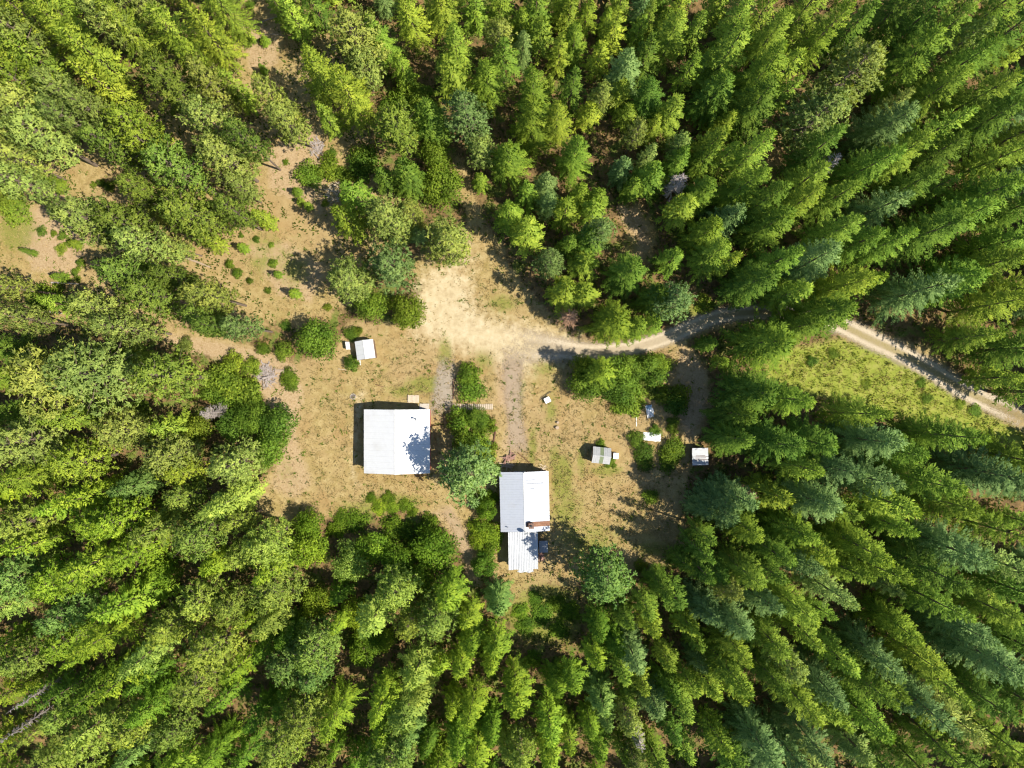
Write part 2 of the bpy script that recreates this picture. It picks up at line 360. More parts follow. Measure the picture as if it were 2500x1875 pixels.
strip('garage_path', 'grey gravel path leading towards the white garage', [(1092,855),(1086,930),(1080,990),(1074,1040)], [2.6,4.2,5.0,5.2], 0, ((0.28,0.23,0.175),(0.36,0.30,0.235),(0.43,0.37,0.30)), 0.016, 0.35, top=0.8)
strip('house_path', 'bare trodden path between the lot and the house', [(1262,825),(1252,920),(1255,1000),(1262,1060),(1266,1140)], [5.5,5.0,4.2,4.2,5.0], 0, ((0.29,0.215,0.145),(0.375,0.29,0.205),(0.44,0.35,0.26)), 0.012, 0.45, top=0.75)
strip('foot_path', 'narrow tan foot path behind the garage', [(1055,1228),(1090,1250),(1122,1300),(1140,1350),(1150,1400)], [1.6,2.4,2.6,2.4,1.6], 0, ((0.32,0.225,0.13),(0.42,0.31,0.185),(0.49,0.38,0.24)), 0.012, 0.45, top=0.75)

# ------------------------------------------------------------------ plant prototypes
def leaf_mesh(name, quads, vals, nrm=None):
    """quads: list of 4-point leaves -> mesh with a per-leaf random value"""
    V = np.array(quads, np.float32).reshape(-1, 4, 3); n = len(quads)
    if nrm is not None:                                # wind every leaf so that it faces outward
        nrm = np.array(nrm, np.float32); fn = np.cross(V[:, 2]-V[:, 0], V[:, 3]-V[:, 1]); flip = (fn*nrm).sum(1) < 0
        V[flip] = V[flip][:, ::-1]; fn[flip] *= -1; fn /= np.linalg.norm(fn, axis=1, keepdims=True)+1e-9
        nn = nrm/(np.linalg.norm(nrm, axis=1, keepdims=True)+1e-9)*0.75+fn*0.45; nn /= np.linalg.norm(nn, axis=1, keepdims=True)+1e-9
    V = V.reshape(-1, 3)
    me = bpy.data.meshes.new(name)
    me.vertices.add(n*4); me.vertices.foreach_set('co', V.ravel())
    me.loops.add(n*4); me.loops.foreach_set('vertex_index', np.arange(n*4, dtype=np.int32))
    me.polygons.add(n); me.polygons.foreach_set('loop_start', np.arange(0, n*4, 4, dtype=np.int32))
    me.update(); me.validate()
    at = me.attributes.new('leaf', 'FLOAT', 'FACE'); at.data.foreach_set('value', np.array(vals, np.float32))
    if nrm is not None:
        me.polygons.foreach_set('use_smooth', np.ones(n, bool)); me.normals_split_custom_set_from_vertices(np.repeat(nn, 4, 0).tolist())
    return me

NRM = []
def kite(Q, W, p, d, up, ln, wd, val, nv=None):
    d = d.normalized(); s = d.cross(up)
    if s.length < 1e-4: s = d.orthogonal()
    s.normalize(); s *= wd*0.5; m = p + d*(ln*0.5)
    Q.append((p, m+s, p+d*ln, m-s)); W.append(val); NRM.append(nv if nv is not None else Vector((0, 0, 1)))

def rvec(r): 
    while True:
        v = Vector((r.uniform(-1,1), r.uniform(-1,1), r.uniform(-1,1)))
        if 0.05 < v.length < 1: return v.normalized()

def conifer(name, seed, h=16.0, r=2.5, dens=1.0, droop=0.35, base=0.10, shape=0.85, gappy=0.0, twig=1.0):
    """tapering tree of whorled, drooping, fan-shaped branches"""
    R = random.Random(seed); Q, W = [], []; NRM.clear()
    z = base*h
    lop = [R.uniform(0.82, 1.18) for _ in range(8)]
    while z < h*0.985:
        t = z/h
        L0 = r*min(1.0, (1-t)**shape*1.18)*(0.55+0.45*min(1, (t-base)/0.12+0.2))
        nb = max(4, int((4.5+3.5*(L0/r))*dens)); off = R.uniform(0, 6.28)
        for k in range(nb):
            if R.random() < gappy: continue
            az = off + 6.283*k/nb + R.uniform(-0.3, 0.3)
            L = L0*R.uniform(0.60, 1.22)*lop[int(az/0.7854) % 8] + 0.18
            el = 0.75*t**2 - droop*(1-t) + R.uniform(-0.22, 0.22)
            d = Vector((math.cos(az)*math.cos(el), math.sin(az)*math.cos(el), math.sin(el)))
            p0 = Vector((0, 0, z+R.uniform(-0.25, 0.25))); roll = R.uniform(-0.45, 0.45)
            side = Vector((-math.sin(az), math.cos(az), 0))*math.cos(roll)+Vector((0, 0, 1))*math.sin(roll)
            bn = Vector((math.cos(az), math.sin(az), 0.55))
            n = max(2, int(L/0.28)); bv = R.uniform(0.1, 0.8)
            for i in range(n):
                s = (i+0.6)/n
                if s < 0.2 and L > 1.2: continue
                p = p0 + d*(L*s) + Vector((0, 0, -0.10*L*s*s))
                tl = (0.34+0.44*(1-s)*min(1.6, L*0.55))*twig
                for sg in (-1, 1):
                    td = d*R.uniform(0.6, 1.0) + side*sg*R.uniform(0.5, 1.05) + Vector((0, 0, R.uniform(-0.3, 0.25)))
                    up = Vector((R.uniform(-.5,.5), R.uniform(-.5,.5), 1))
                    kite(Q, W, p, td, up, tl*R.uniform(0.75, 1.3), 0.165*twig*R.uniform(0.8, 1.3), min(1, max(0, bv+R.uniform(-0.2, 0.25))), bn+side*sg*0.3)
            kite(Q, W, p0+d*(L*0.80)+Vector((0,0,-0.08*L)), d+Vector((0,0,R.uniform(-.1,.3))), Vector((R.uniform(-.5,.5), R.uniform(-.5,.5), 1)), 0.55*twig, 0.19*twig, min(1, bv+0.2), bn)
        z += (0.50+0.14*R.random())*(1.0 if t < 0.75 else 0.7)
    for k in range(10):
        kite(Q, W, Vector((0,0,h*0.975-0.03*k*h*0.3)), Vector((math.cos(k*2.4)*0.5, math.sin(k*2.4)*0.5, 1)), rvec(R), 0.45, 0.14, 0.6)
    T = MB(); T.tube([(0,0,-0.3),(0.03,0,h*0.3),(0,0.04,h*0.65),(0,0,h*0.97)], [0.0125*h+0.05, 0.010*h+0.03, 0.0065*h, 0.015], 7)
    return leaf_mesh(name+'_crown', Q, W, NRM), T.mesh(name+'_trunk')

def tuft(Q, W, c, R, rad, n, val, upb=0.45, wd=0.15, out=None):
    for k in range(n):
        d = rvec(R); d.z = d.z*0.8 + upb; 
        kite(Q, W, c, d, rvec(R), rad*R.uniform(0.75, 1.2), wd*R.uniform(0.8, 1.3), min(1, max(0, val+R.uniform(-0.22, 0.22))), d*0.7+(out or Vector((0, 0, 1))))

def pine(name, seed, h=16.0, r=3.2, nl=70, base=0.36, flat=1.0, tr=0.40):
    """bare lower trunk, spreading limbs, rounded crown of needle tufts"""
    R = random.Random(seed); Q, W = [], []; T = MB(); NRM.clear()
    bend = Vector((R.uniform(-.3,.3), R.uniform(-.3,.3), 0))
    def axis(z): return bend*math.sin(z/h*2.5)+Vector((0, 0, z))
    T.tube([axis(-0.3), axis(h*.25), axis(h*.5), axis(h*.75), axis(h*.95)], [0.016*h, 0.0135*h, 0.011*h, 0.007*h, 0.02], 8)
    for i in range(nl):
        t = base + (0.97-base)*((i+R.random())/nl)
        u = (t-base)/(1-base)
        env = math.sin(math.pi*min(1, (u*0.80+0.20)))**0.7 if u < 0.97 else 0.15
        L = r*env*R.uniform(0.6, 1.1)+0.25
        az = i*2.399+R.uniform(-0.4, 0.4); el = -0.15+0.75*u+R.uniform(-0.2, 0.2)
        p0 = axis(t*h); d = Vector((math.cos(az)*math.cos(el), math.sin(az)*math.cos(el), math.sin(el)))
        end = p0+d*L+Vector((0,0,0.12*L))
        mid = p0+d*L*0.55
        if L > 0.9: T.tube([p0, mid, end], [0.012*h*0.35*(1.15-u), 0.022, 0.008], 4, cap=False)
        bv = R.uniform(0.2, 0.75)
        side = Vector((-math.sin(az), math.cos(az), 0))
        nt_ = max(2, int(L*4.2))
        for k in range(nt_):
            s = R.uniform(0.32, 1.02); sp = 0.34*L*(1.15-0.7*abs(s-0.75))
            c = p0+d*(L*s)+side*R.uniform(-sp, sp)+Vector((0,0,0.12*L*s*s+R.uniform(-0.15, 0.2)))
            tuft(Q, W, c, R, tr*R.uniform(0.75, 1.25), 10, bv+R.uniform(-0.15, 0.2), out=Vector((math.cos(az), math.sin(az), 0.25+0.9*u)).normalized())
    for k in range(6): tuft(Q, W, axis(h*0.97)+rvec(R)*0.3, R, tr, 10, 0.55)
    return leaf_mesh(name+'_crown', Q, W, NRM), T.mesh(name+'_trunk')

def leafy(name, seed, h=8.0, r=2.6, nblob=22, nleaf=5200, base=0.22, ls=0.26, low=False):
    """broad-leaved crown built of uneven leaf clumps on forked limbs"""
    R = random.Random(seed); Q, W = [], []; T = MB(); NRM.clear()
    if not low: T.tube([(0,0,-0.25),(0.08,0.03,h*.25),(0.02,-0.05,h*.55)], [0.02*h, 0.016*h, 0.010*h], 7)
    blobs = []
    for i in range(nblob):
        a = i*2.399+R.uniform(-.4,.4); q = math.sqrt((i+0.5)/nblob)
        zc = base*h+(h*(1-base))*R.uniform(0.22, 0.86)*(1-0.45*q*q)
        rr = r*(1.0 if not low else 1.0)*q*0.80
        br = r*R.uniform(0.26, 0.46); blobs.append((Vector((math.cos(a)*rr, math.sin(a)*rr, max(zc, br*0.6))), br, R.uniform(0.15, 0.75)))
        st = Vector((0,0,h*(0.05 if low else R.uniform(.2,.5))))
        T.tube([st-Vector((0,0,0.1 if low else 0)), st.lerp(blobs[-1][0], 0.55)+Vector((0,0,0.1)), blobs[-1][0]], [0.006*h+0.015, 0.004*h+0.012, 0.01], 4, cap=False)
    tw = sum(b[1]**2 for b in blobs)
    for c, br, bv in blobs:
        n = int(nleaf*br*br/tw)
        for k in range(n):
            d = rvec(R); rad = br*(R.random()**0.35)*R.uniform(0.8, 1.18)
            p = c+Vector((d.x, d.y, d.z*0.85))*rad
            if p.z < 0.03: p.z = 0.03+R.random()*0.2
            dd = (d+rvec(R)*0.9)
            kite(Q, W, p, dd, rvec(R)+Vector((0,0,0.8)), ls*R.uniform(0.7, 1.35), ls*0.62*R.uniform(0.7, 1.3), min(1, max(0, bv+R.uniform(-0.3, 0.3))), d+Vector((c.x, c.y, 0))*(0.5/r)+Vector((0, 0, 0.35)))
    return leaf_mesh(name+'_crown', Q, W, NRM), T.mesh(name+'_trunk')

def dead(name, seed, h=12.0, r=1.6):
    R = random.Random(seed); T = MB(); B = MB()
    T.tube([(0,0,-0.3),(0.05,0,h*.4),(0,0.1,h*.8),(0.05,0.05,h)], [0.17,0.13,0.07,0.02], 7)
    for i in range(95):
        t = R.uniform(0.25, 0.98); az = i*2.4+R.uniform(-.5,.5); L = r*(1.05-t)**0.6*R.uniform(0.5, 1.1)+0.2
        d = Vector((math.cos(az), math.sin(az), R.uniform(-0.35, 0.15))); p = Vector((0,0,t*h))
        B.tube([p, p+d*L*0.6, p+d*L+Vector((0,0,-0.15*L))], [0.05, 0.035, 0.012], 3, cap=False)
        for k in range(4):
            s = R.uniform(0.4, 0.95); q = p+d*L*s; dd = d+Vector((-d.y, d.x, 0))*R.choice((-1,1))*R.uniform(.5,1)+Vector((0,0,R.uniform(-.4,.1)))
            B.tube([q, q+dd*L*0.3], [0.03, 0.01], 3, cap=False)
    return B.mesh(name+'_branches'), T.mesh(name+'_trunk')

M_leaf = leaf_mat('conifer_needles', 0.32); M_broad = leaf_mat('green_leaves', 0.38)
M_bark = surf_mat('bark', (0.17,0.12,0.085), 0.9, 0.5, 9.0, spec=0.15, stretch=(3,3,0.6), bump_s=0.6)
M_pbark = surf_mat('grey_bark', (0.22,0.17,0.13), 0.9, 0.45, 9.0, spec=0.15, stretch=(3,3,0.6), bump_s=0.6)
M_dead = surf_mat('weathered_dead_wood', (0.42,0.36,0.33), 0.9, 0.35, 8.0, spec=0.15)
M_rust = surf_mat('dead_needles', (0.42,0.25,0.15), 0.9, 0.35, 8.0, spec=0.1)

PROTO = {'fir': [], 'larch': [], 'spruce': [], 'pine': [], 'leafy': [], 'shrub': []}
for i in range(8): PROTO['fir'].append((16.0, 2.5) + conifer('fir', 11+i, dens=(1.1,1.0,0.9,1.15,0.95,1.05,0.85,1.0)[i], droop=0.22+0.05*i, shape=(0.62,0.72,0.82,0.66,0.92,0.56,0.75,0.85)[i], gappy=(0,0.05,0.12,0.03,0.18,0.08,0.22,0)[i], base=(0.1,0.14,0.2,0.08,0.16,0.1,0.25,0.12)[i]))
for i in range(8): PROTO['larch'].append((16.0, 2.2) + conifer('larch', 31+i, r=2.2, dens=(1.0,0.9,1.05,0.95,1.1,0.85,1.0,0.9)[i], droop=0.10+0.04*i, shape=(0.6,0.7,0.78,0.66,0.55,0.84,0.5,0.72)[i], gappy=(0.16,0.1,0.22,0.14,0.2,0.12,0.26,0.18)[i], twig=1.05, base=(0.12,0.18,0.22,0.1,0.28,0.15,0.2,0.12)[i]))
for i in range(6): PROTO['spruce'].append((15.0, 2.8) + conifer('spruce', 51+i, h=15, r=2.8, dens=1.05, droop=0.22+0.07*i, shape=(0.62,0.7,0.8,0.58,0.75,0.66)[i], gappy=(0.1,0.05,0.15,0.2,0.08,0.12)[i], twig=1.1))
for i in range(7): PROTO['pine'].append((16.0, 3.2) + pine('pine', 71+i, nl=(74,66,80,60,70,84,56)[i], base=(0.24,0.32,0.22,0.38,0.28,0.2,0.34)[i], tr=(0.40,0.44,0.38,0.46,0.4,0.36,0.42)[i]))
for i in range(4): PROTO['leafy'].append((8.0, 2.6) + leafy('leafy', 91+i, nblob=(22,18,26,20)[i]))
for i in range(4): PROTO['shrub'].append((2.4, 1.7) + leafy('shrub', 111+i, h=2.4, r=1.7, nblob=(12,15,10,13)[i], nleaf=2000, base=0.0, ls=0.22, low=True))
BIG = {'fir': [], 'larch': [], 'spruce': []}          # broad old conifers get their own branches rather than a stretched copy
for i in range(3):
    BIG['fir'].append((17.0, 3.7)+conifer('old_fir', 211+i, h=17, r=3.7, dens=1.35, droop=0.30, shape=(0.66,0.8,0.58)[i], gappy=0.10+0.06*i, base=0.12))
    BIG['larch'].append((17.0, 3.6)+conifer('old_larch', 221+i, h=17, r=3.6, dens=1.25, droop=0.18, shape=(0.62,0.74,0.56)[i], gappy=0.2, base=0.18))
    BIG['spruce'].append((17.0, 3.8)+conifer('old_spruce', 231+i, h=17, r=3.8, dens=1.3, droop=0.35, shape=(0.64,0.76,0.58)[i], gappy=0.14, base=0.1))
for lst in BIG.values():
    for it in lst: it[2].materials.append(M_leaf); it[3].materials.append(M_bark)
DEAD = [dead('dead', 131), dead('dead', 132, 12, 1.3)]
for k, lst in PROTO.items():
    for it in lst:
        it[2].materials.append(M_broad if k in ('leafy', 'shrub') else M_leaf)
        it[3].materials.append(M_pbark if k == 'pine' else M_bark)

TONE = {'d': (0.150,0.235,0.028), 'g': (0.210,0.302,0.032), 'y': (0.282,0.365,0.040), 'o': (0.315,0.375,0.080), 'b': (0.205,0.298,0.084)}
TW = {'d': 'dark green', 'g': 'mid green', 'y': 'yellow green', 'o': 'pale olive', 'b': 'blue green'}
KIND = {'d': 'fir', 'g': 'fir', 'y': 'larch', 'b': 'spruce', 'o': 'pine'}
THIN = 0.59
TREES = []      # (kind, tone, px, py, radius m, height m)

def add_list(ox, oy, k, txt):
    """entries: tone[kind] x y r ; positions of the visible crowns, read off the photograph"""
    for e in txt.split(';'):
        w = e.split()
        if len(w) < 4: continue
        code = w[0]; tone = code[-1]; kind = {'P': 'pine', 'D': 'leafy', 'S': 'shrub', 'F': 'fir', 'B': 'spruce', 'L': 'larch'}[code[0]] if len(code) == 2 else KIND[tone]
        x, y, r = ox+float(w[1])/k, oy+float(w[2])/k, float(w[3])/k*S
        h = float(w[4]) if len(w) > 4 else None
        TREES.append([kind, tone, x, y, r, h])
K = 2.6544
add_list(0, 0, K, "Pg 1100 580 200;y 700 440 130;y 740 600 120;o 460 620 170;o 200 700 200;o 300 900 220;Py 100 500 170;Py 880 820 190;Py 1000 950 180;Pg 1150 1100 200;Pg 1250 1350 230;o 1450 1000 200;o 1400 800 190;Py 1550 1120 150;Pg 1500 1370 120;Pg 700 920 150;Pg 900 1200 130;Pg 900 1050 140;o 600 1400 200;Pg 800 1480 200;o 950 1550 150;Pg 400 1330 100;y 1400 300 150;y 1200 250 150;y 1500 100 150;y 1050 200 140;y 900 230 140;o 700 150 160;b 620 60 120;y 400 100 130;y 480 250 150;y 250 170 120;o 100 150 150;y 80 330 130;y 250 400 130;y 350 230 110;y 520 400 120;o 100 1150 150;o 60 1000 150;Sy 80 1350 110;Sy 30 1300 90;Po 1350 550 150;Po 1450 480 150;Po 1250 750 170;y 1550 280 130;Pg 130 1620 90;o 20 850 130;o 600 700 130;y 780 720 100;y 1550 620 90;Pg 1600 900 120;o 450 780 120;Py 1250 430 120")
add_list(625, 0, K, "Ly 270 160 90;d 400 80 120;o 640 70 150;o 650 230 180;o 600 350 150;o 680 420 130;g 820 300 130;y 850 420 100;y 430 560 150;g 540 500 120;g 620 560 100;y 650 700 150;g 560 780 140;y 480 800 80;Sg 960 640 110;Sg 900 680 100;Dy 1080 650 100;Sy 1150 720 70;Pg 920 830 140;Pg 930 950 110;d 1150 850 140;Pb 1400 740 150;Pb 1420 900 150;g 1500 600 130;y 1290 560 120;y 1300 400 140;y 1230 330 120;y 1030 180 130;g 1020 330 130;y 1200 100 150;y 1330 180 110;g 1420 90 110;g 1580 80 120;o 1560 250 110;d 1600 450 120;g 1410 430 70;Dg 1150 1000 100;Dg 1130 1100 130;Dg 1200 1200 140;Dg 1320 1300 80;g 1640 1100 150;y 1580 1200 90;g 1640 1450 110;o 1300 1450 160;o 1250 1560 150;Dg 1380 1520 90;d 1150 1520 100;o 860 1420 150;o 900 1530 110;g 680 1300 120;g 650 1470 120;g 700 1570 110;y 780 1210 70;o 1010 1380 90;d 980 1200 110;d 850 1180 90;Sg 340 1120 90;Sg 470 1090 100;Sg 580 1140 70;o 130 650 130;o 200 760 150;o 240 880 120;o 60 600 110;Dg 60 430 100;Dg 90 370 70;Pg 40 1050 110;o 150 1350 180;o 250 1480 150;o 100 1500 150;o 300 1350 110;o 220 1580 100;Dd 480 1430 80;Sg 700 1020 100;Sd 690 1060 110;y 150 60 70;g 730 130 110;d 480 160 90;g 970 480 90")
add_list(1250, 0, K, "y 320 60 90;y 350 160 80;y 300 370 80;y 270 450 70;g 400 330 90;g 460 380 90;y 540 440 90;y 600 400 60;g 470 130 90;g 500 70 80;y 690 60 80;y 720 140 70;y 640 250 90;g 600 160 60;b 840 60 80;y 870 170 70;g 790 250 90;g 860 290 60;g 960 190 80;g 1010 130 70;y 1060 90 80;b 1110 60 80;g 1130 170 80;y 1170 260 90;g 1230 160 70;y 1290 100 80;g 1350 180 80;y 1390 250 80;o 1450 80 90;o 1500 60 80;y 1570 180 90;y 1620 130 80;y 1610 330 110;y 1490 380 90;g 1440 470 80;y 1340 430 100;b 1260 350 70;y 1300 520 80;y 1000 320 130;y 960 440 110;d 880 500 100;d 850 420 120;b 720 520 120;d 690 600 110;y 700 640 80;o 580 620 80;o 560 680 80;b 410 570 90;d 370 650 110;y 440 680 90;y 480 780 80;y 50 440 100;b 60 330 80;g 40 200 80;y 30 90 80;d 150 130 110;y 170 280 90;y 180 220 60;y 230 560 50;d 150 680 130;d 50 680 100;y 40 810 90;Fg 130 880 150;y 300 850 130;g 330 960 130;g 180 960 120;g 380 1060 130;g 250 1080 130;g 160 1000 110;y 430 1000 80;y 900 850 70;o 800 870 80;y 730 780 70;o 830 950 80;o 850 1040 80;d 870 700 130;o 950 680 90;y 1000 780 100;y 1040 860 90;g 1100 770 90;b 1130 620 110;g 1100 500 100;y 1180 580 90;y 1230 500 80;d 1270 680 130;g 1270 780 110;y 1320 860 70;g 1200 870 80;y 1250 960 90;b 1150 1000 80;o 1090 930 80;g 1050 1070 90;g 1000 1000 80;g 1200 1080 90;y 1310 1100 90;y 1340 1060 70;d 1500 780 150;d 1560 850 90;d 1450 850 90;g 1560 560 130;y 1480 1080 120;g 1560 1000 80;d 650 1040 100;b 700 1130 90;g 880 1180 110;g 940 1150 80;g 760 1240 80;y 1050 1400 120;g 1000 1450 100;y 1120 1360 90;g 1200 1300 110;y 1300 1270 110;g 1420 1250 110;y 1480 1320 80;y 1390 1380 100;b 1330 1450 90;d 1250 1420 90;y 1340 1550 90;g 1200 1560 110;d 1120 1600 110;y 1280 1620 80;d 1500 1250 90;d 1580 1330 100;g 1620 1280 80;d 1600 1500 130;d 1550 1580 100;b 1640 1580 100;y 1600 1120 70;y 40 1180 100;y 30 1080 80;g 110 1300 90;b 210 1250 90;b 230 1350 80;b 180 1420 80;g 60 1450 100;y 100 1550 110;y 170 1510 80;g 330 1430 110;d 300 1330 80;d 400 1350 90;y 490 1420 80;g 440 1300 80;g 540 1330 80;Pb 580 1480 100;g 620 1400 100;Dy 640 1550 90;d 480 1600 110;d 400 1580 100;Pb 240 1620 90;d 350 1620 80")
add_list(1875, 0, K, "y 60 120 110;y 180 120 120;y 200 60 90;y 60 380 90;y 60 500 90;y 170 460 90;y 90 600 90;y 40 650 70;g 280 280 110;g 320 370 90;y 440 290 90;y 430 110 90;y 520 100 90;y 610 80 90;d 520 200 100;d 640 220 110;d 730 150 130;y 700 40 70;d 850 60 110;y 960 60 90;d 930 170 120;y 1050 110 100;g 1100 60 90;y 1160 100 90;g 1230 60 80;y 1130 200 100;y 1060 290 110;o 1250 270 90;g 1400 100 110;d 1330 150 90;y 1500 150 110;y 1560 80 90;d 1420 330 150;y 1480 380 120;y 1580 330 60;y 1400 480 120;d 1620 420 110;d 1560 560 120;b 1500 590 100;b 1600 620 110;b 1630 720 80;o 540 500 200 21;o 330 760 190 18;g 850 480 150;b 950 540 140;b 1060 520 150;g 1150 480 120;g 830 600 130;y 1000 650 110;y 1280 660 120;g 1330 700 100;b 1430 660 100;y 1190 760 100;y 640 740 120;o 760 700 70;b 700 860 130;g 620 920 130;g 650 960 110;y 850 880 110;g 900 850 80;g 1000 750 100;y 1000 880 100;g 1130 950 110;y 1060 980 100;d 1350 850 140;y 1420 830 80;y 1330 960 130;y 1480 1000 100;y 1400 1050 110;y 1560 900 110;g 1620 1000 110;d 1250 1060 100;d 1150 1090 110;d 1000 1060 130;y 790 1050 110;g 770 1130 110;g 560 1110 130;g 600 1180 120;g 480 1180 90;d 430 1000 120;d 260 1020 110;y 170 1220 120;y 60 1260 100;d 300 1260 100;y 340 1340 120;g 250 1300 80;y 420 1370 110;g 560 1280 110;g 650 1230 110;y 900 1160 60;y 950 1280 100;d 860 1250 120;y 1050 1230 60;d 1040 1350 120;d 880 1400 130;b 650 1370 120;b 720 1480 100;y 630 1520 90;y 120 1380 110;y 30 1430 90;g 150 1480 110;b 100 1580 130;b 200 1600 100;y 330 1560 110;y 420 1620 90;g 520 1600 110;g 700 1620 110;d 900 1560 150;g 850 1630 110;g 1100 1480 140;y 1200 1550 110;g 1300 1300 170;b 1480 1250 160;b 1580 1200 100;d 1450 1350 130;g 1600 1350 110;g 1350 1480 120;d 1500 1480 120;g 1450 1590 130;d 1600 1590 110;d 1620 1470 80;g 1250 1180 110;g 1050 1600 110")
add_list(0, 625, K, "o 120 80 170;o 30 180 110;o 230 120 90;o 60 400 140;o 120 450 90;Sg 300 260 100;Sg 230 290 80;Pg 850 130 200;Pg 1000 250 200;Pg 1130 130 120;Pg 720 60 130;o 1350 250 150;Pg 1300 420 140;Pg 1420 450 90;Pb 1570 450 130;o 1560 380 100;o 650 380 180;o 800 460 150;o 560 400 120;o 880 400 100;So 1190 580 55;o 450 700 240;o 300 800 230;o 600 800 240;o 700 650 180;o 200 700 200;o 450 900 200;o 330 960 150;o 560 980 130;Pg 1090 780 190;Pg 1000 760 120;Pg 1180 760 110;Sy 1420 800 120;Sy 1560 870 130;Sg 1480 930 120;Sg 1600 960 100;Sy 1350 880 80;Sy 1500 690 80;o 150 1170 180;o 280 1180 150;o 80 1250 150;o 330 1260 100;o 800 1120 150;o 950 1110 150;o 900 1190 120;o 1280 1050 100;Dy 1270 1120 110;y 1130 1110 100;o 1080 1290 150;g 960 1380 130;Py 1200 1330 130;Py 1180 1420 120;Dg 1240 1210 90;Py 500 1330 160;Py 350 1350 120;y 620 1290 110;g 240 1420 140;g 150 1450 120;Py 400 1460 140;y 550 1430 130;y 60 1480 120;y 640 1530 110;Py 500 1580 120;y 80 1590 120;b 900 1480 110;o 830 1420 90;d 740 1530 90;y 960 1540 100;d 720 1600 90;g 1000 1620 110;o 1200 1560 110;y 1130 1500 80;Dg 1550 1270 130;Dg 1600 1380 120;o 1480 1440 130;o 1560 1530 130;o 1450 1600 100;Dd 1520 1100 110;Dd 1600 1180 100;Dd 1400 1280 80;Dg 1640 1050 100;Dd 900 1000 70;g 20 1020 70;d 100 1010 90;d 230 1040 90;d 30 620 110;d 40 540 90")
add_list(0, 0, 1.0, "Dg 770 830 50;Dg 735 850 34;Dg 800 850 32;o 604 800 45;o 610 770 40;Sy 690 856 24;Sg 640 850 18;Sd 857 885 22;Sy 889 816 24;Sd 857 814 18;Sg 873 808 14;Sg 702 922 22;Sg 712 936 20;Sy 614 897 26;Sy 610 943 26;Sg 614 988 34;Dd 676 1037 48;Dg 640 1024 45;Dg 660 1075 46;Dd 690 1060 28;Pb 955 650 58;o 905 665 50;o 855 680 52;Dg 904 745 42;Dg 994 757 44;Dd 960 770 30;Dg 985 720 32;Dg 925 760 30;o 531 746 40;Dg 655 1095 44;o 565 1130 52;Sy 565 938 34;Sg 535 960 30;Sg 1143 912 33 2.6;Sg 1150 950 36 2.6;Sg 1118 1025 34 3.6;Dg 1165 1022 30 3.6;Sg 1192 1038 24 3;Sg 1128 1070 32 3.6;Sg 1165 1075 34 2.4;Sy 1195 1100 24 1.6;Sy 1160 1112 32 1.8;Sy 1190 1130 20 1.4;Pb 1140 1168 72 15;Dg 1210 1160 25 4.5;Dg 1190 1245 28 4.5;Dg 1218 1258 24 4.5;Sy 1172 1225 26 2;Sy 1198 1215 20 2;Sy 1175 1290 30 2;Sy 1205 1305 28 2;Sy 1190 1340 30 2;Sy 1165 1320 22 2;Sg 1215 1345 16 1.6;Dd 1180 1380 30 4;Dg 1212 1392 26 4;Sg 1238 1398 18 1.8;Bb 1215 1448 38 11;Sg 905 1216 15 0.7;Sg 948 1214 18 0.7;Sy 990 1234 18 0.7;Sy 925 1236 22 0.6;Sg 1005 1250 14 0.6;Sy 960 1240 18 0.6;Sg 560 645 12;Sg 578 665 14;Sg 195 640 12 1.2;Sg 130 570 9 0.7;Sg 152 575 13 0.9")
add_list(1250, 625, K, "Pb 230 40 100;y 450 80 110;y 380 180 110;y 480 30 90;y 320 270 110;y 460 260 90;d 700 150 150;d 820 200 130;d 640 110 110;b 650 260 100;b 720 330 120;g 760 420 100;g 620 440 150;g 560 560 110;g 660 560 100;g 790 500 80;d 500 420 100;g 480 300 90;d 900 300 120;Pb 1060 280 140;o 1000 400 140;o 1070 430 120;g 930 430 100;g 900 480 80;o 1170 170 90;b 1120 230 100;y 1230 60 110;y 1270 130 90;g 1000 60 100;y 1080 110 90;g 1360 180 90;d 1400 60 90;d 1480 230 140;y 1560 270 120;g 1640 200 110;o 1560 120 110;g 1640 60 110;y 1370 40 70;Sy 1250 310 70 0.8;Fg 540 720 125 12;Dd 480 830 110 6;Dd 460 720 80 6;Dg 680 740 120 7;Dy 760 730 90 6;Dg 720 840 120 6;Dd 640 830 110 6;Dg 900 740 120 6;Dg 960 700 80 5;Sy 780 930 100 2;Sg 720 960 80 1.6;So 880 850 80 1.4;Sy 960 900 65 1.6;Sy 1080 910 85 2.4;Sd 1080 960 80 2.4;Sg 1070 1000 38 1.3;Sy 1045 1080 45 1.3;Sg 930 1130 45 1.2;Sy 1040 1120 38 1.2;Sy 800 1180 58 1.6;Sg 1030 1275 80 2.0;Sy 1060 1240 75 2;Sd 850 1260 70 1.6;Sd 1010 1350 65 1.5;Sd 870 1340 65 1.5;Sg 575 1215 36 0.8;Sg 640 1340 45 0.6;Sg 900 1560 55 1.6;g 1360 520 150;g 1560 560 160;d 1450 640 150;b 1400 750 130;y 1560 740 120;y 1640 620 100;d 1450 880 190 17;g 1560 940 150;d 1390 1010 130 16;d 1360 1170 140 17;d 1500 1150 150 17;d 1600 1200 130;b 1315 1565 125 16;b 1400 1520 110 17;b 1210 1620 90 12;b 1380 1560 110;b 1280 1590 120;y 1600 1520 100;d 1560 1400 100;d 1640 1350 110;y 1620 1620 90")
